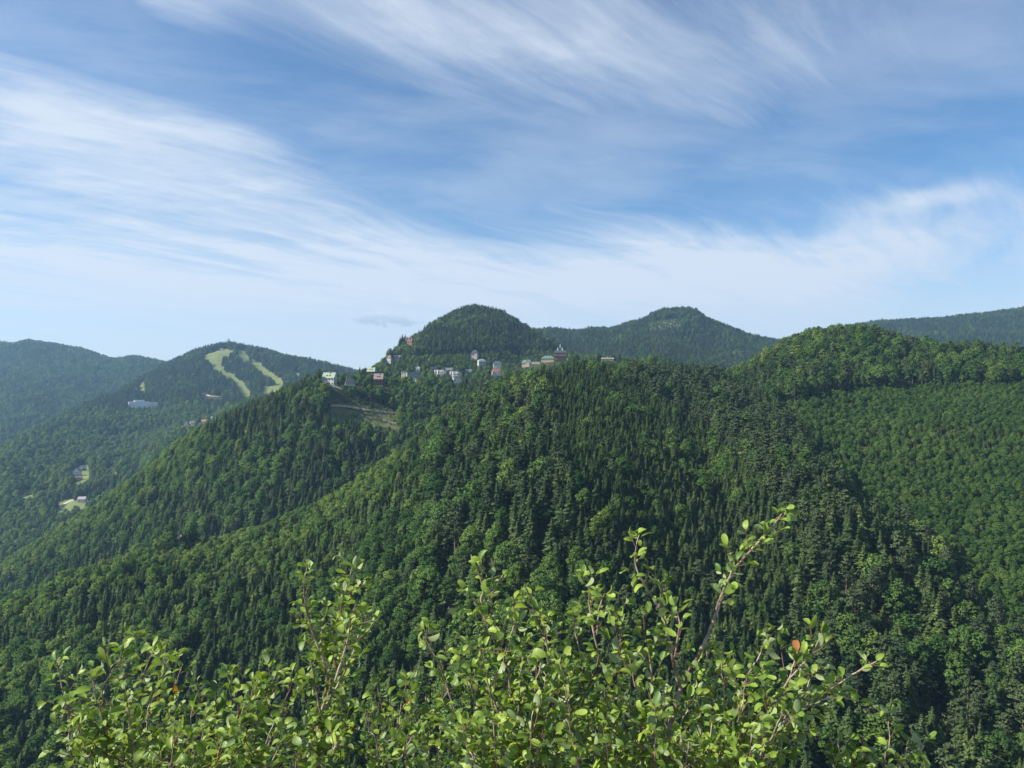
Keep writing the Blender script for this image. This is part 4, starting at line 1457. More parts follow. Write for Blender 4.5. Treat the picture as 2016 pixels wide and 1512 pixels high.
def house(b):
    k = b['D'] / F
    w, h, rh, dep = b['w'] * k, b['h'] * k, b['rh'] * k, b['dep']
    c = b['c']
    e = empty(b['n'], (c.x, c.y, c.z), -math.atan2(c.x, c.y) + R(b['yaw']))
    tag(e, b['label'], 'house' if b['n'] in ('house', 'villa', 'chalet', 'farmhouse', 'hamlet_house', 'church_house', 'mansard_house', 'castle_villa') else 'building',
        'village and valley buildings')
    wm, rm = MT[b['wall']], MT[b['rf']]
    hx, hy = w / 2, dep / 2
    ov = 0.6
    foot = -8.0
    kind = b['roof']
    part = lambda nm, vf, m, par=e: new_ob(nm, mesh_np(nm, vf[0], vf[1], [m]), par)
    if kind == 'cone':
        ring = lambda r, z: [(r * math.cos(q * math.pi / 5), r * math.sin(q * math.pi / 5), z) for q in range(10)]
        part('wall', loft([ring(hx, foot), ring(hx, h)]), wm)
        ro = part('roof', loft([ring(hx + .7, h - .2), ring(hx * .6, h + rh * .45), ring(0.15, h + rh)]), rm)
    elif kind in ('gable_x', 'gable_y'):
        if kind == 'gable_x':
            sec = [(-hy, foot), (hy, foot), (hy, h), (0, h + rh), (-hy, h)]
            wall = loft([[(-hx, y, z) for y, z in sec], [(hx, y, z) for y, z in sec]])
            s = rh / hy
            prof = [(-hy - ov, h - ov * s + .05), (0, h + rh + .05), (hy + ov, h - ov * s + .05), (hy + ov, h - ov * s + .4), (0, h + rh + .45), (-hy - ov, h - ov * s + .4)]
            roof = loft([[(-hx - ov, y, z) for y, z in prof], [(hx + ov, y, z) for y, z in prof]])
        else:
            sec = [(-hx, foot), (hx, foot), (hx, h), (0, h + rh), (-hx, h)]
            wall = loft([[(x, -hy, z) for x, z in sec], [(x, hy, z) for x, z in sec]])
            s = rh / hx
            prof = [(-hx - ov, h - ov * s + .05), (0, h + rh + .05), (hx + ov, h - ov * s + .05), (hx + ov, h - ov * s + .4), (0, h + rh + .45), (-hx - ov, h - ov * s + .4)]
            roof = loft([[(x, -hy - ov, z) for x, z in prof], [(x, hy + ov, z) for x, z in prof]])
        part('wall', wall, wm)
        ro = part('roof', roof, rm)
    else:
        part('wall', loft([rect(hx, hy, foot), rect(hx, hy, h)]), wm)
        if kind == 'flat':
            ro = part('roof', loft([rect(hx + .35, hy + .35, h + .003), rect(hx + .35, hy + .35, h + max(rh, .5))]), rm)
        elif kind == 'mansard':
            ro = part('roof', loft([rect(hx + .5, hy + .5, h - .1), rect(hx + .5, hy + .5, h + .15), rect(hx * .86, hy * .86, h + rh * .72), rect(hx * .55, hy * .5, h + rh)]), rm)
        elif kind == 'hip_x':
            ro = part('roof', loft([rect(hx + ov, hy + ov, h - .1), rect(hx + ov, hy + ov, h + .2), rect(hx * .86, hy * .04, h + rh)]), rm)
        else:
            ro = part('roof', loft([rect(hx + ov, hy + ov, h - .1), rect(hx + ov, hy + ov, h + .2), rect(hx * .55, hy * .08, h + rh)]), rm)
    # windows: a pane in a frame, on the front and on both sides
    cols, rows = b['win']
    ww, wh = min(1.3, w / cols * .55), min(1.7, h / rows * .6)
    key = (round(ww, 1), round(wh, 1))
    if key not in WIN_CACHE:
        a, bb = key[0] / 2, key[1] / 2
        fr = join_vf([box_vf(-a - .14, -a, -.08, .05, -bb - .14, bb + .14), box_vf(a, a + .14, -.08, .05, -bb - .14, bb + .14),
                      box_vf(-a, a, -.08, .05, bb, bb + .14), box_vf(-a, a, -.10, .05, -bb - .14, -bb)])
        gl = box_vf(-a, a, -.03, .04, -bb, bb)
        WIN_CACHE[key] = (mesh_np('window', gl[0], gl[1], [MT['glass']]), mesh_np('window_frame', fr[0], fr[1], [MT['frame']]))
    gm, fm = WIN_CACHE[key]
    spots = []
    for r_ in range(rows):
        zz = h * (r_ + .55) / rows
        for q in range(cols):
            spots.append((-hx + w * (q + .5) / cols, -hy - .02, zz, 0.0))
        if kind != 'cone' and b['D'] < 1500:
            for q in range(2):
                y = -hy + dep * (q + .5) / 2
                spots.append((-hx - .02, y, zz, -math.pi / 2))
                spots.append((hx + .02, y, zz, math.pi / 2))
    if kind == 'cone':
        spots = [(hx * .96 * math.cos(a), hx * .96 * math.sin(a), h * z_, a + math.pi / 2) for a in (-2.5, -1.885, -1.26, -.63) for z_ in (.3, .75)]
    for x, y, z, rz_ in spots:
        wo = new_ob('window', gm, e, (x, y, z)); wo.rotation_euler = (0, 0, rz_)
        if b['D'] < 1120:
            new_ob('frame', fm, wo)
    for q in range(b.get('balc', 0)):
        z = h * (q + .12) / b['balc'] + .2
        vf = join_vf([box_vf(-hx * .92, hx * .92, -hy - 1.5, -hy, z, z + .18), box_vf(-hx * .92, hx * .92, -hy - 1.5, -hy - 1.38, z + .18, z + 1.05),
                      box_vf(-hx * .92, -hx * .90, -hy - 1.38, -hy, z + .18, z + 1.05), box_vf(hx * .90, hx * .92, -hy - 1.38, -hy, z + .18, z + 1.05)])
        part('balcony', vf, MT['timber'] if b['wall'] in ('timber', 'hotel_brown') else MT['grey_white'])
    for q in range(b.get('chim', 0)):
        x = -hx * .6 + hx * 1.2 * (q + .5) / b['chim']
        y = hy * (0.1 if q % 2 else -0.15)
        top = h + rh + 1.3
        part('chimney', join_vf([box_vf(x - .5, x + .5, y - .45, y + .45, h + rh * .3, top), box_vf(x - .62, x + .62, y - .57, y + .57, top, top + .25)]), MT['grey_white'], ro)
    for q in range(b.get('dormer', 0)):
        x = -hx * .5 + hx * 1.0 * (q + .5) / b['dormer'] * (1 if b['dormer'] > 1 else 1)
        y0 = -hy * .72
        sec = [(-.9, h + rh * .15), (.9, h + rh * .15), (.9, h + rh * .45), (0, h + rh * .62), (-.9, h + rh * .45)]
        do = part('dormer', loft([[(x + p, y0, z) for p, z in sec], [(x + p, 0, z) for p, z in sec]]), MT['timber'] if b['wall'] != 'white' or kind == 'gable_x' else wm, ro)
    if b.get('gable'):
        gw = hx * .42; gx = hx * .38
        sec = [(-gw, foot), (gw, foot), (gw, h * 1.05), (0, h * 1.05 + gw * 1.1), (-gw, h * 1.05)]
        part('gable_bay', loft([[(gx + p, -hy - 1.2, z) for p, z in sec], [(gx + p, 0, z) for p, z in sec]]), wm)
        pr = [(-gw - .5, h * 1.05 - .5), (0, h * 1.05 + gw * 1.1 + .06), (gw + .5, h * 1.05 - .5), (gw + .5, h * 1.05 - .2), (0, h * 1.05 + gw * 1.1 + .4), (-gw - .5, h * 1.05 - .2)]
        part('gable_roof', loft([[(gx + p, -hy - 1.6, z) for p, z in pr], [(gx + p, .4, z) for p, z in pr]]), rm)
    if b.get('bay'):
        for x in (-hx * 1.02, -hx * .28):
            part('wall_slab', box_vf(x - .7, x + .7, -hy - 2.2, hy * .6, foot, h + .3), MT['white'])
    if b.get('tower'):
        part('upper_block', box_vf(-hx * .45, hx * .55, -hy * .6, hy * .8, h + .1, h + 6.5), wm)
        part('upper_roof', box_vf(-hx * .47, hx * .57, -hy * .64, hy * .84, h + 6.5, h + 7.2), rm)
        for q in range(6):
            wo = new_ob('window', gm, e, (-hx * .40 + hx * .92 * (q + .5) / 6, -hy * .6 - .02, h + 3.4))
    for (tx, th) in b.get('turret', []):
        ring = lambda r, z: [(tx * w + r * math.cos(q * math.pi / 4), -hy * .6 + r * math.sin(q * math.pi / 4), z) for q in range(8)]
        t0 = h + th * k
        tu = part('turret', loft([ring(1.6, foot), ring(1.6, t0)]), wm)
        part('turret_roof', loft([ring(2.0, t0 - .1), ring(1.3, t0 + 2.5), ring(.1, t0 + 6.0)]), rm, tu)
    if b.get('spire'):
        ring = lambda cx_, cy_, r, z, n=8: [(cx_ + r * math.cos(q * 2 * math.pi / n), cy_ + r * math.sin(q * 2 * math.pi / n), z) for q in range(n)]
        z1 = h + rh
        tw = part('roof_tower', loft([rect(hx * .34, hy * .4, z1 - .6), rect(hx * .30, hy * .36, z1 + 2.6), rect(hx * .1, hy * .1, z1 + 5.5)]), rm)
        part('lantern', loft([ring(0, 0, .9, z1 + 5.0), ring(0, 0, .9, z1 + 7.6), ring(0, 0, .1, z1 + 9.5)]), MT['roof_pale_grey'], tw)
        for sx in (-1, 1):
            t_ = part('turret', loft([ring(sx * hx * .36, -hy * .5, 1.2, h + rh * .2), ring(sx * hx * .36, -hy * .5, 1.2, z1 + 2.2)]), MT['roof_pale_grey'])
            part('turret_roof', loft([ring(sx * hx * .36, -hy * .5, 1.6, z1 + 2.1), ring(sx * hx * .36, -hy * .5, .1, z1 + 5.0)]), MT['roof_copper'], t_)
    return e


for b in BL:
    house(b)


def lookout_tower():
    c = W(450, 681, 3150)
    zg = float(grid_at(Z, np.array([c.x]), np.array([c.y]))[0])
    e = empty('lookout_tower', (c.x, c.y, zg))
    h = max(14.0, (CY - 669) / F * 3150 - zg)
    for sx in (-1, 1):
        for sy in (-1, 1):
            v, f = tube([(sx * 3.5, sy * 3.5, -1), (sx * 2.4, sy * 2.4, h * .9)], [.45, .35], 6)
            new_ob('leg', mesh_np('tower_leg', v, f, [MT['timber']]), e)
    vf = box_vf(-4, 4, -4, 4, h * .80, h * .9); new_ob('platform', mesh_np('platform', vf[0], vf[1], [MT['timber']]), e)
    vf = loft([rect(4.6, 4.6, h * .99), rect(.2, .2, h * 1.12)]); new_ob('roof', mesh_np('tower_roof', vf[0], vf[1], [MT['roof_dark']]), e)
    for sx in (-1, 1):
        for sy in (-1, 1):
            vf = box_vf(sx * 3.4 - .2, sx * 3.4 + .2, sy * 3.4 - .2, sy * 3.4 + .2, h * .9, h); new_ob('post', mesh_np('post', vf[0], vf[1], [MT['timber']]), e)
    tag(e, 'dark lookout tower on the summit of the ski hill', 'tower')


lookout_tower()


def retaining_wall():
    P = [ray_hit(a, 760, 860, 960) for a in (653, 660, 667, 675, 682)]
    o = Vector(P[2])
    e = empty('terrace_wall', o)
    V = []; Fc = []
    for p in P:
        x, y, z = p[0] - o.x, p[1] - o.y, p[2] - o.z
        V += [(x, y, z - 1.5), (x, y, z + 1.7), (x, y + .8, z + 1.7), (x, y + .8, z - 1.5)]
    for i in range(len(P) - 1):
        for q in range(4):
            a = i * 4 + q; b_ = i * 4 + (q + 1) % 4
            Fc.append((a, b_, b_ + 4, a + 4))
    Fc += [(3, 2, 1, 0), (len(V) - 4, len(V) - 3, len(V) - 2, len(V) - 1)]
    new_ob('masonry', mesh_np('masonry', V, Fc, [MT['grey_white']]), e)
    tag(e, 'pale terrace wall between the white villa and the low grey house', 'wall')


retaining_wall()


# ------------------------------------------------------------------ the shrub in front
def leaf_material(name, dark, light, under, dry=False):
    m, k, out = material(name)
    oi = k.n('ShaderNodeObjectInfo'); geo = k.n('ShaderNodeNewGeometry')
    uv = k.n('ShaderNodeUVMap', uv_map='leaf_uv').outputs[0]
    u, v, _ = k.sep(uv)
    rnd = k.m('FRACT', k.m('ADD', oi.outputs['Random'], k.m('MULTIPLY', geo.outputs['Random Per Island'], 3.7)))
    rnd2 = k.m('FRACT', k.m('MULTIPLY', rnd, 7.31))
    col = k.mix(rnd, C(*dark), C(*light))
    blot = k.noise(k.vm('ADD', k.vm('SCALE', uv, scale=3.0), k.comb(k.m('MULTIPLY', rnd, 40.0), 0.0, 0.0)), 1.4, 4.0, 0.6)
    col = k.mix(k.m('MULTIPLY', k.smooth(blot, 0.52, 0.72), 0.45), col, C(light[0] * 1.35, light[1] * 1.05, light[2]))
    if not dry:      # a few browned margins and specks
        sp = k.m('MULTIPLY', k.smooth(blot, 0.66, 0.74), k.smooth(rnd2, 0.82, 0.90))
        col = k.mix(sp, col, C(0.22, 0.12, 0.03))
    av = k.m('ABSOLUTE', k.m('SUBTRACT', v, 0.5))
    rib = k.smooth(av, 0.035, 0.0)
    side = k.m('FRACT', k.m('MULTIPLY', k.m('SUBTRACT', u, k.m('MULTIPLY', av, 0.7)), 7.0))
    vein = k.m('MAXIMUM', rib, k.m('MULTIPLY', k.smooth(side, 0.14, 0.02), 0.5))
    col = k.mix(k.m('MULTIPLY', vein, 0.4), col, C(light[0] * 1.5, light[1] * 1.3, light[2] * 1.8))
    und = k.mix(k.m('MULTIPLY', vein, 0.4), C(*under), C(under[0] * 1.3, under[1] * 1.25, under[2] * 1.2))
    face = k.mix(geo.outputs['Backfacing'], col, und)
    b = k.n('ShaderNodeBsdfPrincipled')
    k.l(face, b.inputs['Base Color'])
    b.inputs['Roughness'].default_value = 0.46
    b.inputs['Specular IOR Level'].default_value = 0.4
    bp = k.n('ShaderNodeBump'); bp.inputs['Strength'].default_value = 0.35; bp.inputs['Distance'].default_value = 0.002
    k.l(vein, bp.inputs['Height']); k.l(bp.outputs[0], b.inputs['Normal'])
    tr = k.n('ShaderNodeBsdfTranslucent')
    k.l(k.vm('MULTIPLY', col, (1.6, 1.5, 0.5)), tr.inputs['Color'])
    mx = k.n('ShaderNodeMixShader'); mx.inputs[0].default_value = 0.28
    k.l(b.outputs[0], mx.inputs[1]); k.l(tr.outputs[0], mx.inputs[2])
    k.l(mx.outputs[0], out.inputs['Surface'])
    return m


MT['leaf'] = leaf_material('shrub_leaf', (0.050, 0.125, 0.020), (0.240, 0.340, 0.046), (0.25, 0.32, 0.15))
MT['leaf_dry'] = leaf_material('withered_leaf', (0.36, 0.19, 0.05), (0.34, 0.13, 0.05), (0.40, 0.20, 0.08), True)


def stem_material():
    m, k, out = material('shrub_bark')
    co = k.n('ShaderNodeTexCoord').outputs['Object']
    n1 = k.noise(co, 14.0, 5.0, 0.65); n2 = k.noise(k.vm('MULTIPLY', co, (1, 1, .3)), 160.0, 3.0, 0.6)
    c = k.mix(k.smooth(n1, 0.38, 0.62), C(0.14, 0.085, 0.06), C(0.46, 0.38, 0.31))
    c = k.mix(k.m('MULTIPLY', n2, 0.5), c, C(0.10, 0.065, 0.05))
    b = k.n('ShaderNodeBsdfPrincipled'); k.l(c, b.inputs['Base Color']); b.inputs['Roughness'].default_value = 0.7
    bp = k.n('ShaderNodeBump'); bp.inputs['Strength'].default_value = 0.4; bp.inputs['Distance'].default_value = 0.001
    k.l(n2, bp.inputs['Height']); k.l(bp.outputs[0], b.inputs['Normal'])
    k.l(b.outputs[0], out.inputs['Surface'])
    return m


MT['stem'] = stem_material()
MT['twig'] = plain('reddish_twig_bark', (0.15, 0.075, 0.05), 0.7, 0.35, 60.0)


def leaf_shape(curl, fold, wide, twist, tipw):
    """leaf one unit long from its stalk: x along, z up; three points per row"""
    n = 9
    V = []; UV = []; Fc = []
    for i in range(n):
        t = 0.5 - 0.5 * math.cos(math.pi * i / (n - 1))
        w = wide * math.sqrt(max(0.0, 1 - (2 * t - 1) ** 2)) * (1 + 0.25 * (tipw - 0.8) * 10 * (t - .5)) + 0.008
        x = 0.14 + 0.86 * (math.sin(t * curl) / curl if abs(curl) > 1e-3 else t)
        zc = -0.86 * (1 - math.cos(t * curl)) / curl if abs(curl) > 1e-3 else 0.0
        tw = twist * (t - .3)
        for s in (-1, 0, 1):
            yy = s * w
            zf = abs(s) * w * fold
            V.append((x, yy * math.cos(tw) - zf * math.sin(tw), zc + zf * math.cos(tw) + yy * math.sin(tw)))
            UV.append((t, 0.5 + 0.5 * s))
    for i in range(n - 1):
        for s in (0, 1):
            a = i * 3 + s
            Fc.append((a, a + 3, a + 4, a + 1))
    o = len(V)      # stalk
    V += [(0, -.012, 0), (0.16, -.010, .002), (0.16, .010, .002), (0, .012, 0)]
    UV += [(0, .5)] * 4
    Fc.append((o, o + 1, o + 2, o + 3))
    # faces look up
    Fc = [tuple(f) for f in Fc]
    return np.array(V), np.array(Fc), np.array(UV)


gl_ = np.random.default_rng(5)
LEAFS = [leaf_shape(c_, f_, w_, t_, p_) for c_, f_, w_, t_, p_ in (
    (0.6, 0.25, 0.235, 0.2, 0.85), (1.0, 0.40, 0.22, -0.4, 0.80), (-0.45, 0.35, 0.20, 0.5, 0.86), (1.5, 0.30, 0.23, 0.3, 0.85),
    (0.35, 0.70, 0.25, 0.0, 0.82), (0.8, 0.15, 0.255, -0.6, 0.84), (2.1, 0.45, 0.24, 0.4, 0.85), (0.5, 1.0, 0.25, -0.2, 0.85))]


def leaf_mesh(vf, mat, nm='leaf'):
    V, Fc, UV = vf
    me = mesh_np(nm, V, Fc, [mat], smooth=True)
    ul = me.uv_layers.new(name='leaf_uv')
    li = np.zeros(len(me.loops), dtype=np.int32); me.loops.foreach_get('vertex_index', li)
    ul.data.foreach_set('uv', UV[li].astype(np.float32).ravel())
    return me


LEAF_ME = [leaf_mesh(l, MT['leaf']) for l in LEAFS]
LEAF_DRY = [leaf_mesh(l, MT['leaf_dry']) for l in LEAFS]
GROUND_Z = lambda x, y: float(grid_at(Z, np.array([x]), np.array([y]))[0])

# stems: path in the photo (top first), depth m, thickness m at the foot, share of the path that is leafy, twig length range m, twig spacing m
SHRUBS = [
    dict(label='leafy shrub at the lower left with a crooked pale stem at its edge', base=(300, 1.85), stems=[
        ([(111, 1303), (124, 1358), (137, 1420), (134, 1480), (150, 1512), (190, 1640)], 1.75, .010, .75, (.03, .08), .028),
        ([(264, 1250), (243, 1288), (219, 1326), (200, 1366), (225, 1440), (260, 1640)], 1.80, .009, .95, (.03, .09), .026),
        ([(337, 1292), (318, 1330), (300, 1380), (290, 1450), (285, 1640)], 1.70, .008, .9, (.03, .08), .028),
        ([(357, 1316), (345, 1350), (335, 1400), (318, 1480), (310, 1640)], 1.85, .008, .9, (.03, .08), .028),
        ([(300, 1285), (285, 1320), (262, 1370), (255, 1450), (270, 1640)], 1.92, .008, .9, (.03, .08), .028),
        ([(180, 1335), (190, 1380), (205, 1440), (240, 1640)], 1.62, .008, .9, (.03, .09), .026),
        ([(120, 1385), (160, 1420), (200, 1470), (250, 1640)], 1.66, .007, .9, (.03, .08), .026),
        ([(150, 1430), (170, 1480), (210, 1640)], 1.58, .006, .95, (.03, .08), .026),
        ([(238, 1400), (262, 1450), (280, 1640)], 1.56, .006, .95, (.03, .09), .026),
        ([(400, 1372), (392, 1420), (360, 1500), (330, 1640)], 1.78, .008, .9, (.03, .09), .026),
        ([(345, 1410), (340, 1470), (330, 1640)], 1.60, .006, .95, (.03, .09), .026),
        ([(452, 1326), (455, 1375), (458, 1440), (440, 1520), (380, 1660)], 1.86, .008, .85, (.02, .07), .03),
        ([(430, 1400), (425, 1460), (400, 1640)], 1.65, .007, .95, (.03, .09), .025),
        ([(500, 1350), (488, 1400), (470, 1470), (420, 1660)], 1.75, .008, .9, (.03, .09), .025),
        ([(545, 1322), (530, 1360), (510, 1420), (480, 1500), (430, 1660)], 1.84, .008, .9, (.03, .08), .026),
        ([(575, 1345), (560, 1385), (540, 1440), (500, 1540), (440, 1680)], 1.72, .008, .9, (.03, .09), .025),
        ([(470, 1430), (460, 1480), (430, 1640)], 1.56, .006, .95, (.03, .09), .025),
        ([(540, 1425), (520, 1480), (470, 1640)], 1.60, .006, .95, (.03, .09), .025),
    ]),
    dict(label='slender shrub with pale forked stems rising at the left of the middle', base=(560, 1.95), stems=[
        ([(694, 1116), (684, 1150), (672, 1195), (662, 1250), (650, 1310), (642, 1360), (634, 1398), (608, 1467), (585, 1520), (560, 1660)], 1.85, .013, .66, (.03, .085), .021),
        ([(604, 1117), (600, 1150), (602, 1195), (618, 1250), (636, 1300), (644, 1340)], 1.85, .006, 1.0, (.015, .06), .022),
        ([(672, 1165), (664, 1230), (655, 1300), (648, 1370), (640, 1430), (620, 1500), (590, 1660)], 1.90, .010, .62, (.03, .08), .021),
        ([(738, 1222), (715, 1228), (703, 1262), (685, 1310), (665, 1350), (648, 1378)], 1.82, .006, .8, (.03, .07), .022),
        ([(700, 1190), (690, 1235), (676, 1290), (660, 1340)], 1.78, .006, 1.0, (.03, .08), .020),
        ([(585, 1205), (605, 1235), (625, 1270), (640, 1310)], 1.88, .005, .9, (.02, .06), .022),
        ([(612, 1300), (618, 1335), (625, 1375), (632, 1410)], 1.80, .005, .6, (.02, .06), .03),
        ([(700, 1395), (690, 1420), (660, 1470), (620, 1530), (580, 1680)], 1.78, .008, .7, (.03, .08), .026),
        ([(655, 1400), (650, 1440), (635, 1500), (600, 1680)], 1.70, .006, .8, (.03, .08), .026),
        ([(668, 1470), (645, 1510), (610, 1680)], 1.60, .005, .9, (.03, .08), .026),
        ([(600, 1430), (592, 1470), (580, 1540), (570, 1680)], 1.64, .005, .9, (.03, .08), .026),
    ]),
    dict(label='open shrub with dark thin twigs in the gap left of the middle', base=(780, 1.85), stems=[
        ([(742, 1345), (752, 1390), (760, 1440), (757, 1512), (770, 1660)], 1.78, .007, .7, (.02, .07), .034),
        ([(800, 1340), (790, 1390), (775, 1450), (740, 1520), (760, 1660)], 1.72, .007, .8, (.03, .08), .030),
        ([(890, 1350), (860, 1390), (830, 1420), (790, 1490), (760, 1545), (750, 1680)], 1.70, .007, .6, (.02, .07), .034),
        ([(838, 1365), (842, 1410), (845, 1470), (820, 1660)], 1.82, .007, .8, (.03, .08), .032),
        ([(720, 1400), (728, 1440), (745, 1500), (775, 1660)], 1.66, .006, .8, (.03, .08), .030),
        ([(870, 1440), (862, 1480), (830, 1660)], 1.62, .006, .8, (.03, .08), .032),
        ([(805, 1450), (800, 1490), (795, 1660)], 1.58, .005, .8, (.03, .08), .032),
    ]),
    dict(label='tall bushy shrub left of the forked stem, dense with round leaves', base=(1010, 1.85), stems=[
        ([(937, 1113), (950, 1155), (948, 1192), (962, 1240), (985, 1290), (1000, 1350), (1018, 1440), (1030, 1660)], 1.68, .010, .85, (.03, .09), .024),
        ([(990, 1132), (972, 1160), (958, 1190), (955, 1225)], 1.70, .005, 1.0, (.02, .05), .024),
        ([(836, 1242), (850, 1275), (865, 1310), (880, 1350), (900, 1410), (950, 1520), (990, 1660)], 1.62, .008, .8, (.03, .07), .028),
        ([(1041, 1172), (1052, 1205), (1068, 1245), (1080, 1290), (1070, 1360), (1050, 1460), (1030, 1660)], 1.74, .008, .85, (.02, .06), .028),
        ([(1012, 1180), (1010, 1240), (998, 1265), (992, 1310), (1005, 1380), (1020, 1660)], 1.64, .009, .9, (.03, .08), .024),
        ([(1078, 1215), (1072, 1260), (1062, 1320), (1050, 1400), (1030, 1660)], 1.80, .008, .9, (.03, .08), .026),
        ([(905, 1290), (915, 1330), (930, 1380), (960, 1460), (1000, 1660)], 1.70, .008, .9, (.03, .09), .024),
        ([(945, 1275), (955, 1320), (968, 1380), (985, 1460), (1010, 1660)], 1.58, .008, .9, (.03, .09), .022),
        ([(1030, 1290), (1025, 1340), (1020, 1420), (1015, 1660)], 1.56, .008, .9, (.03, .09), .022),
        ([(900, 1440), (925, 1490), (970, 1660)], 1.50, .006, .95, (.03, .09), .024),
        ([(965, 1410), (975, 1470), (995, 1660)], 1.48, .006, .95, (.03, .09), .022),
        ([(1050, 1400), (1045, 1460), (1030, 1660)], 1.50, .006, .95, (.03, .09), .022),
        ([(1090, 1330), (1080, 1390), (1060, 1470), (1035, 1660)], 1.62, .008, .9, (.03, .09), .022),
    ]),
    dict(label='largest shrub, right of the middle, with a long leafless stem forking into two shoots', base=(1290, 1.85), stems=[
        ([(1548, 1003), (1530, 1025), (1502, 1057), (1466, 1096), (1437, 1133), (1416, 1188), (1394, 1249), (1373, 1294), (1339, 1356), (1327, 1405), (1312, 1490), (1295, 1660)], 1.66, .013, .34, (.012, .045), .014),
        ([(1258, 1054), (1250, 1092), (1256, 1125), (1278, 1166), (1300, 1203), (1315, 1249), (1324, 1290), (1329, 1320), (1339, 1356)], 1.66, .0085, .85, (.012, .05), .024),
        ([(1312, 1140), (1306, 1165), (1296, 1195)], 1.66, .004, 1.0, (.015, .04), .018),
        ([(1436, 1150), (1420, 1172), (1410, 1200)], 1.62, .004, .9, (.015, .04), .02),
        ([(1165, 1133), (1160, 1162), (1163, 1210), (1172, 1260), (1178, 1300), (1155, 1360), (1140, 1410), (1125, 1475), (1150, 1660)], 1.62, .009, .7, (.025, .075), .024),
        ([(1192, 1168), (1178, 1200), (1175, 1250)], 1.60, .004, 1.0, (.02, .06), .024),
        ([(1211, 1203), (1214, 1250), (1221, 1292), (1215, 1350), (1210, 1450), (1220, 1660)], 1.70, .008, .8, (.03, .08), .024),
        ([(1128, 1215), (1136, 1260), (1146, 1310), (1150, 1360)], 1.66, .005, 1.0, (.025, .07), .024),
        ([(1266, 1212), (1272, 1260), (1282, 1320), (1284, 1374), (1258, 1460), (1262, 1660)], 1.74, .008, .8, (.02, .07), .026),
        ([(1330, 1195), (1338, 1225), (1334, 1265), (1326, 1300)], 1.60, .005, 1.0, (.02, .06), .022),
        ([(1190, 1330), (1192, 1380), (1197, 1420), (1250, 1502), (1270, 1660)], 1.58, .007, .7, (.03, .09), .024),
        ([(1100, 1300), (1112, 1350), (1125, 1420), (1160, 1660)], 1.56, .008, .9, (.03, .09), .024),
        ([(1240, 1300), (1250, 1350), (1262, 1420), (1275, 1660)], 1.56, .008, .9, (.03, .09), .023),
        ([(1110, 1420), (1130, 1470), (1170, 1660)], 1.48, .006, .95, (.03, .09), .023),
        ([(1180, 1430), (1195, 1480), (1230, 1660)], 1.46, .006, .95, (.03, .09), .023),
        ([(1290, 1400), (1290, 1450), (1285, 1660)], 1.50, .006, .95, (.03, .09), .023),
        ([(1360, 1345), (1352, 1400), (1335, 1480), (1310, 1660)], 1.54, .007, .9, (.03, .09), .023),
        ([(1618, 1246), (1597, 1288), (1555, 1337), (1502, 1420), (1435, 1508), (1350, 1680)], 1.58, .012, .62, (.025, .08), .022),
        ([(1580, 1275), (1565, 1305), (1552, 1340)], 1.56, .004, 1.0, (.02, .06), .022),
        ([(1527, 1240), (1512, 1264), (1490, 1300), (1462, 1350), (1432, 1450), (1350, 1680)], 1.70, .007, .7, (.015, .06), .026),
        ([(1725, 1302), (1676, 1330), (1628, 1362), (1570, 1400), (1500, 1470), (1400, 1700)], 1.66, .008, .6, (.012, .05), .024),
        ([(1690, 1380), (1650, 1372), (1611, 1380), (1541, 1424), (1470, 1512), (1370, 1700)], 1.62, .009, .5, (.012, .05), .024),
        ([(1420, 1300), (1424, 1350), (1428, 1417), (1434, 1505), (1390, 1680)], 1.60, .007, .8, (.03, .09), .024),
        ([(1470, 1335), (1462, 1385), (1445, 1450), (1390, 1680)], 1.54, .007, .9, (.03, .09), .022),
        ([(1390, 1280), (1400, 1330), (1405, 1400), (1380, 1680)], 1.72, .008, .9, (.03, .09), .024),
        ([(1510, 1350), (1500, 1400), (1470, 1470), (1400, 1690)], 1.66, .008, .9, (.03, .09), .024),
        ([(1400, 1430), (1395, 1480), (1370, 1660)], 1.46, .006, .95, (.03, .09), .023),
        ([(1540, 1400), (1520, 1450), (1480, 1530), (1400, 1700)], 1.52, .007, .85, (.03, .09), .023),
        ([(1480, 1450), (1465, 1500), (1400, 1690)], 1.46, .006, .95, (.03, .09), .024),
        ([(1600, 1330), (1575, 1375), (1530, 1450), (1430, 1690)], 1.74, .008, .7, (.03, .08), .026),
        ([(1570, 1440), (1545, 1490), (1480, 1680)], 1.60, .006, .6, (.02, .06), .03),
    ]),
    dict(label='small sparse shrub at the lower right with two bare reddish shoots', base=(1720, 1.75), stems=[
        ([(1748, 1404), (1752, 1440), (1750, 1475), (1740, 1512), (1725, 1660)], 1.66, .005, .6, (.008, .03), .03),
        ([(1822, 1456), (1806, 1487), (1773, 1510), (1735, 1660)], 1.64, .005, .5, (.008, .035), .022),
        ([(1700, 1468), (1698, 1500), (1710, 1660)], 1.60, .005, .8, (.02, .06), .024),
        ([(1640, 1466), (1655, 1500), (1690, 1660)], 1.62, .005, .8, (.02, .06), .024),
        ([(1670, 1490), (1680, 1530), (1700, 1660)], 1.56, .005, .9, (.02, .06), .022),
        ([(1725, 1500), (1722, 1540), (1715, 1660)], 1.58, .005, .9, (.02, .06), .022),
    ]),
]
UP = np.array([0, 0, 1.0])
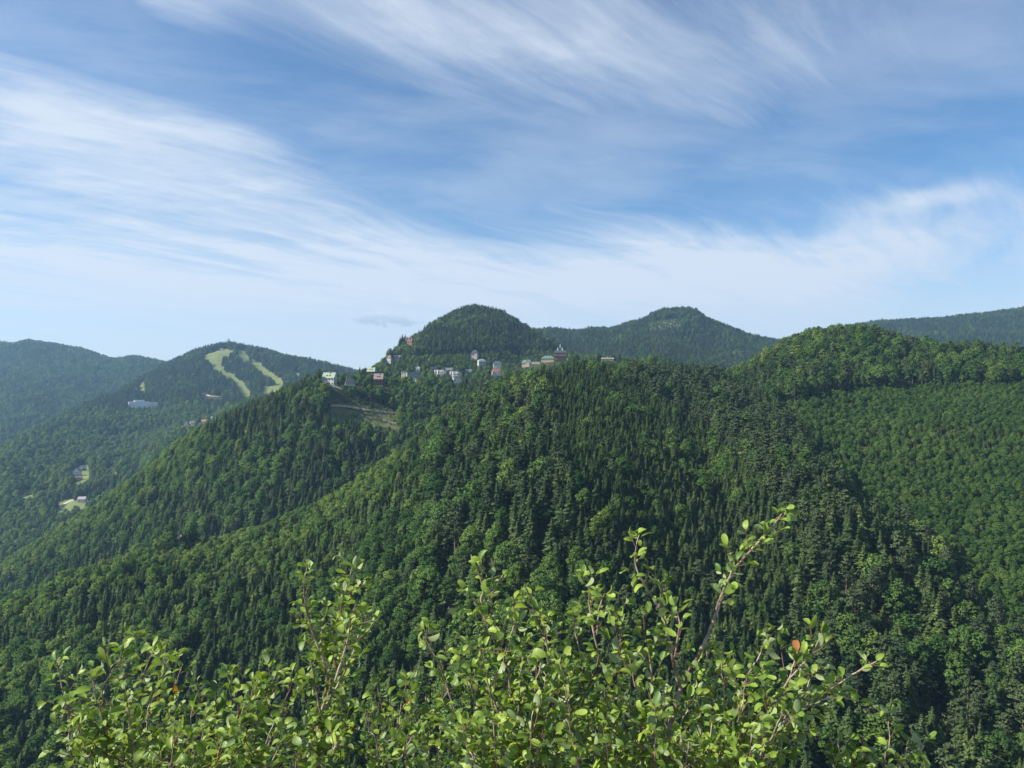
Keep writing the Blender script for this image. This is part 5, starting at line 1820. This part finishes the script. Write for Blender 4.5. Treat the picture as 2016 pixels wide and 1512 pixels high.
# low shoots that fill the shrubs near their feet
gf = np.random.default_rng(77)
for si_, x0_, x1_, n_ in ((0, 120, 580, 12), (1, 590, 700, 2), (3, 900, 1090, 5), (4, 1100, 1560, 12)):
    for q_ in range(n_):
        xa = x0_ + (x1_ - x0_) * (q_ + gf.uniform(.2, .8)) / n_
        ya = gf.uniform(1385, 1475)
        bx_ = SHRUBS[si_]['base'][0]
        SHRUBS[si_]['stems'].append(([(xa, ya), (xa + (bx_ - xa) * .1, ya + 50), (xa + (bx_ - xa) * .3, ya + 110), (xa + (bx_ - xa) * .55, 1660)], gf.uniform(1.45, 1.9), .006, .7, (.03, .09), .024))
SUNV = np.array(sun_dir)


def resample(P, step):
    P = np.asarray(P, float)
    # Catmull-Rom through the points
    Q = []
    E = np.concatenate([[2 * P[0] - P[1]], P, [2 * P[-1] - P[-2]]])
    for i in range(1, len(E) - 2):
        p0, p1, p2, p3 = E[i - 1], E[i], E[i + 1], E[i + 2]
        n = max(2, int(np.linalg.norm(p2 - p1) / step))
        for t in np.linspace(0, 1, n, endpoint=False):
            Q.append(0.5 * ((2 * p1) + (p2 - p0) * t + (2 * p0 - 5 * p1 + 4 * p2 - p3) * t * t + (3 * p1 - p0 - 3 * p2 + p3) * t ** 3))
    Q.append(P[-1])
    return np.array(Q)


def basis(axis, nrm):
    x = axis / np.linalg.norm(axis)
    z = nrm - x * (nrm @ x)
    z /= np.linalg.norm(z) + 1e-9
    y = np.cross(z, x)
    return np.stack([x, y, z], axis=1)


def build_shrub(si, S):
    g = np.random.default_rng(100 + si)
    bx, bd = S['base']
    bX = (bx - CX) / F * bd
    root = np.array([bX, bd, GROUND_Z(bX, bd)])
    e = empty('leafy_shrub', root)
    tag(e, S['label'], 'shrub', 'shrubs along the edge in front')
    leaves = []     # (pos, basis, length, variant, dry)

    def add_leaf(p, tdir, side, size):
        a = unit(tdir * g.uniform(0.1, 0.8) + side * g.uniform(0.5, 1.0) + UP * g.uniform(-0.15, 0.42) + g.normal(size=3) * 0.22)
        n = unit(UP * 0.90 + SUNV * 0.20 + g.normal(size=3) * 0.50)
        if g.uniform() < 0.10:
            n = -n
        leaves.append((p, basis(a, n), size, int(g.integers(0, 8)), g.uniform() < 0.0022))

    for (pp, D, r, leafy, tw, step) in S['stems']:
        dj = g.uniform(-.04, .04)
        P = []
        for i, (a, b_) in enumerate(pp):
            d = D + dj + g.normal() * 0.006
            P.append(np.array(W(a, b_, d)))
        if pp[-1][1] > 1600:      # reaches the ground at the foot of the shrub
            P[-1] = P[-1] * 0.55 + root * 0.45
            P.append(root + np.array([g.uniform(-.12, .12), g.uniform(-.08, .08), -0.03]))
        Q = resample(P, 0.012)
        Q[1:-1] += g.normal(size=(len(Q) - 2, 3)) * 0.0009
        seg = np.concatenate([[0], np.cumsum(np.linalg.norm(np.diff(Q, axis=0), axis=1))])
        Ltot = seg[-1]
        rad = 0.0010 + (r * 0.5 - 0.0010) * np.clip(seg / min(Ltot, 0.75), 0, 1) ** 0.8
        v, f = tube(Q, rad, 7)
        so = new_ob('stem', mesh_np('stem', v - root, f, [MT['stem']], smooth=True), e)
        Tn = unit(np.gradient(Q, axis=0)) * -1.0      # towards the tip
        vis_len = np.interp(1.0, [0, 1], [0, Ltot])
        px_len = sum(math.hypot(pp[i + 1][0] - pp[i][0], pp[i + 1][1] - pp[i][1]) for i in range(len(pp) - 1)) / F * D
        leaf_len = leafy * px_len
        tparts = []
        # leaves at the very tip
        for q in range(3):
            add_leaf(Q[0], Tn[0], unit(g.normal(size=3)), g.uniform(.020, .032))
        s_ = 0.006
        k_ = 0
        while s_ < leaf_len:
            i = min(len(Q) - 2, int(np.searchsorted(seg, s_)))
            p = Q[i]
            ang = k_ * 2.4 + g.uniform(-.5, .5)
            hz = np.array([math.cos(ang), math.sin(ang), 0])
            hz = unit(hz - Tn[i] * (hz @ Tn[i]))
            grow = min(1.0, 0.35 + s_ / 0.10)
            L = g.uniform(*tw) * grow
            if g.uniform() < 0.25:
                add_leaf(p, Tn[i], hz, g.uniform(.022, .036))
            td = unit(Tn[i] * g.uniform(.5, .95) + hz * g.uniform(.6, 1.0) + UP * .12)
            tip = p + td * L + UP * L * 0.12
            mid = p + td * L * .5
            if L > 0.012:
                tparts.append(tube([p, mid, tip], [.0013, .0010, .0006], 4))
            nl = max(1, int(L / 0.0135))
            for q in range(nl):
                t = (q + 0.9) / (nl + 0.4)
                pt = p + (tip - p) * min(t, 1)
                sd = unit(np.cross(td, UP) + 1e-6) * (1 if q % 2 else -1)
                add_leaf(pt, td, sd, (.015 + .027 * g.beta(2, 2.3)) * (1.0 if t < .8 else .85))
            add_leaf(tip, td, td + g.normal(size=3) * .4, g.uniform(.018, .032))
            if g.uniform() < 0.6:
                add_leaf(tip, td, unit(g.normal(size=3)), g.uniform(.016, .028))
            s_ += step * g.uniform(.70, 1.15)
            k_ += 1
        if tparts:
            tv, tf = cat(tparts)
            new_ob('twigs', mesh_np('twigs', tv - root, tf, [MT['twig']]), so)['kind'] = 'stuff'
    # the 300 that show largest are single leaves, the rest one mass
    sc = []
    for (p, Bm, L, vi, dry) in leaves:
        x, y = CX + p[0] / p[1] * F, CY - p[2] / p[1] * F
        face = abs(unit(p) @ Bm[:, 2])
        sc.append(L / p[1] * (0.35 + face) * (1 if (0 < x < 2016 and 0 < y < 1512) else 0) - 1e-4 * (y > 1430))
    order = np.argsort(-np.array(sc))
    single = set(order[:300].tolist())
    rv = []; rf = []; ruv = []; o = 0
    for i, (p, Bm, L, vi, dry) in enumerate(leaves):
        if i in single:
            lo = new_ob('leaf', (LEAF_DRY if dry else LEAF_ME)[vi], e)
            M = Matrix(((Bm[0, 0] * L, Bm[0, 1] * L, Bm[0, 2] * L, p[0] - root[0]), (Bm[1, 0] * L, Bm[1, 1] * L, Bm[1, 2] * L, p[1] - root[1]),
                        (Bm[2, 0] * L, Bm[2, 1] * L, Bm[2, 2] * L, p[2] - root[2]), (0, 0, 0, 1)))
            lo.matrix_basis = M
            if dry:
                lo['label'] = 'withered orange leaf'
        else:
            V, Fc, UV = LEAFS[vi]
            rv.append((V @ Bm.T) * L + p - root); rf.append(Fc + o); ruv.append(UV); o += len(V)
    if rv:
        me = leaf_mesh((np.concatenate(rv), np.concatenate(rf), np.concatenate(ruv)), MT['leaf'], 'leaves')
        lo = new_ob('leaves', me, e)
        lo['kind'] = 'stuff'
    print('SHRUB', si, len(leaves))


for si_, S_ in enumerate(SHRUBS):
    build_shrub(si_, S_)

# ------------------------------------------------------------------ the air
def build_haze():
    x = 6300.0
    vf = box_vf(-x, x, -150.0, 5400.0, float(Z.min()) - 1.5, max(260.0, float(Z.max()) + 45.0))
    m, k, out = material('haze_air')
    pv = k.n('ShaderNodeVolumePrincipled')
    pv.inputs['Color'].default_value = C(0.38, 0.66, 1.0)
    pv.inputs['Density'].default_value = HAZE
    pv.inputs['Anisotropy'].default_value = 0.2
    k.l(pv.outputs[0], out.inputs['Volume'])
    o = new_ob('haze', mesh_np('haze', vf[0], vf[1], [m]))
    tag(o, 'thin blue haze in the air over the valleys', 'haze', kind='stuff')


HAZE = 0.68e-4
build_haze()
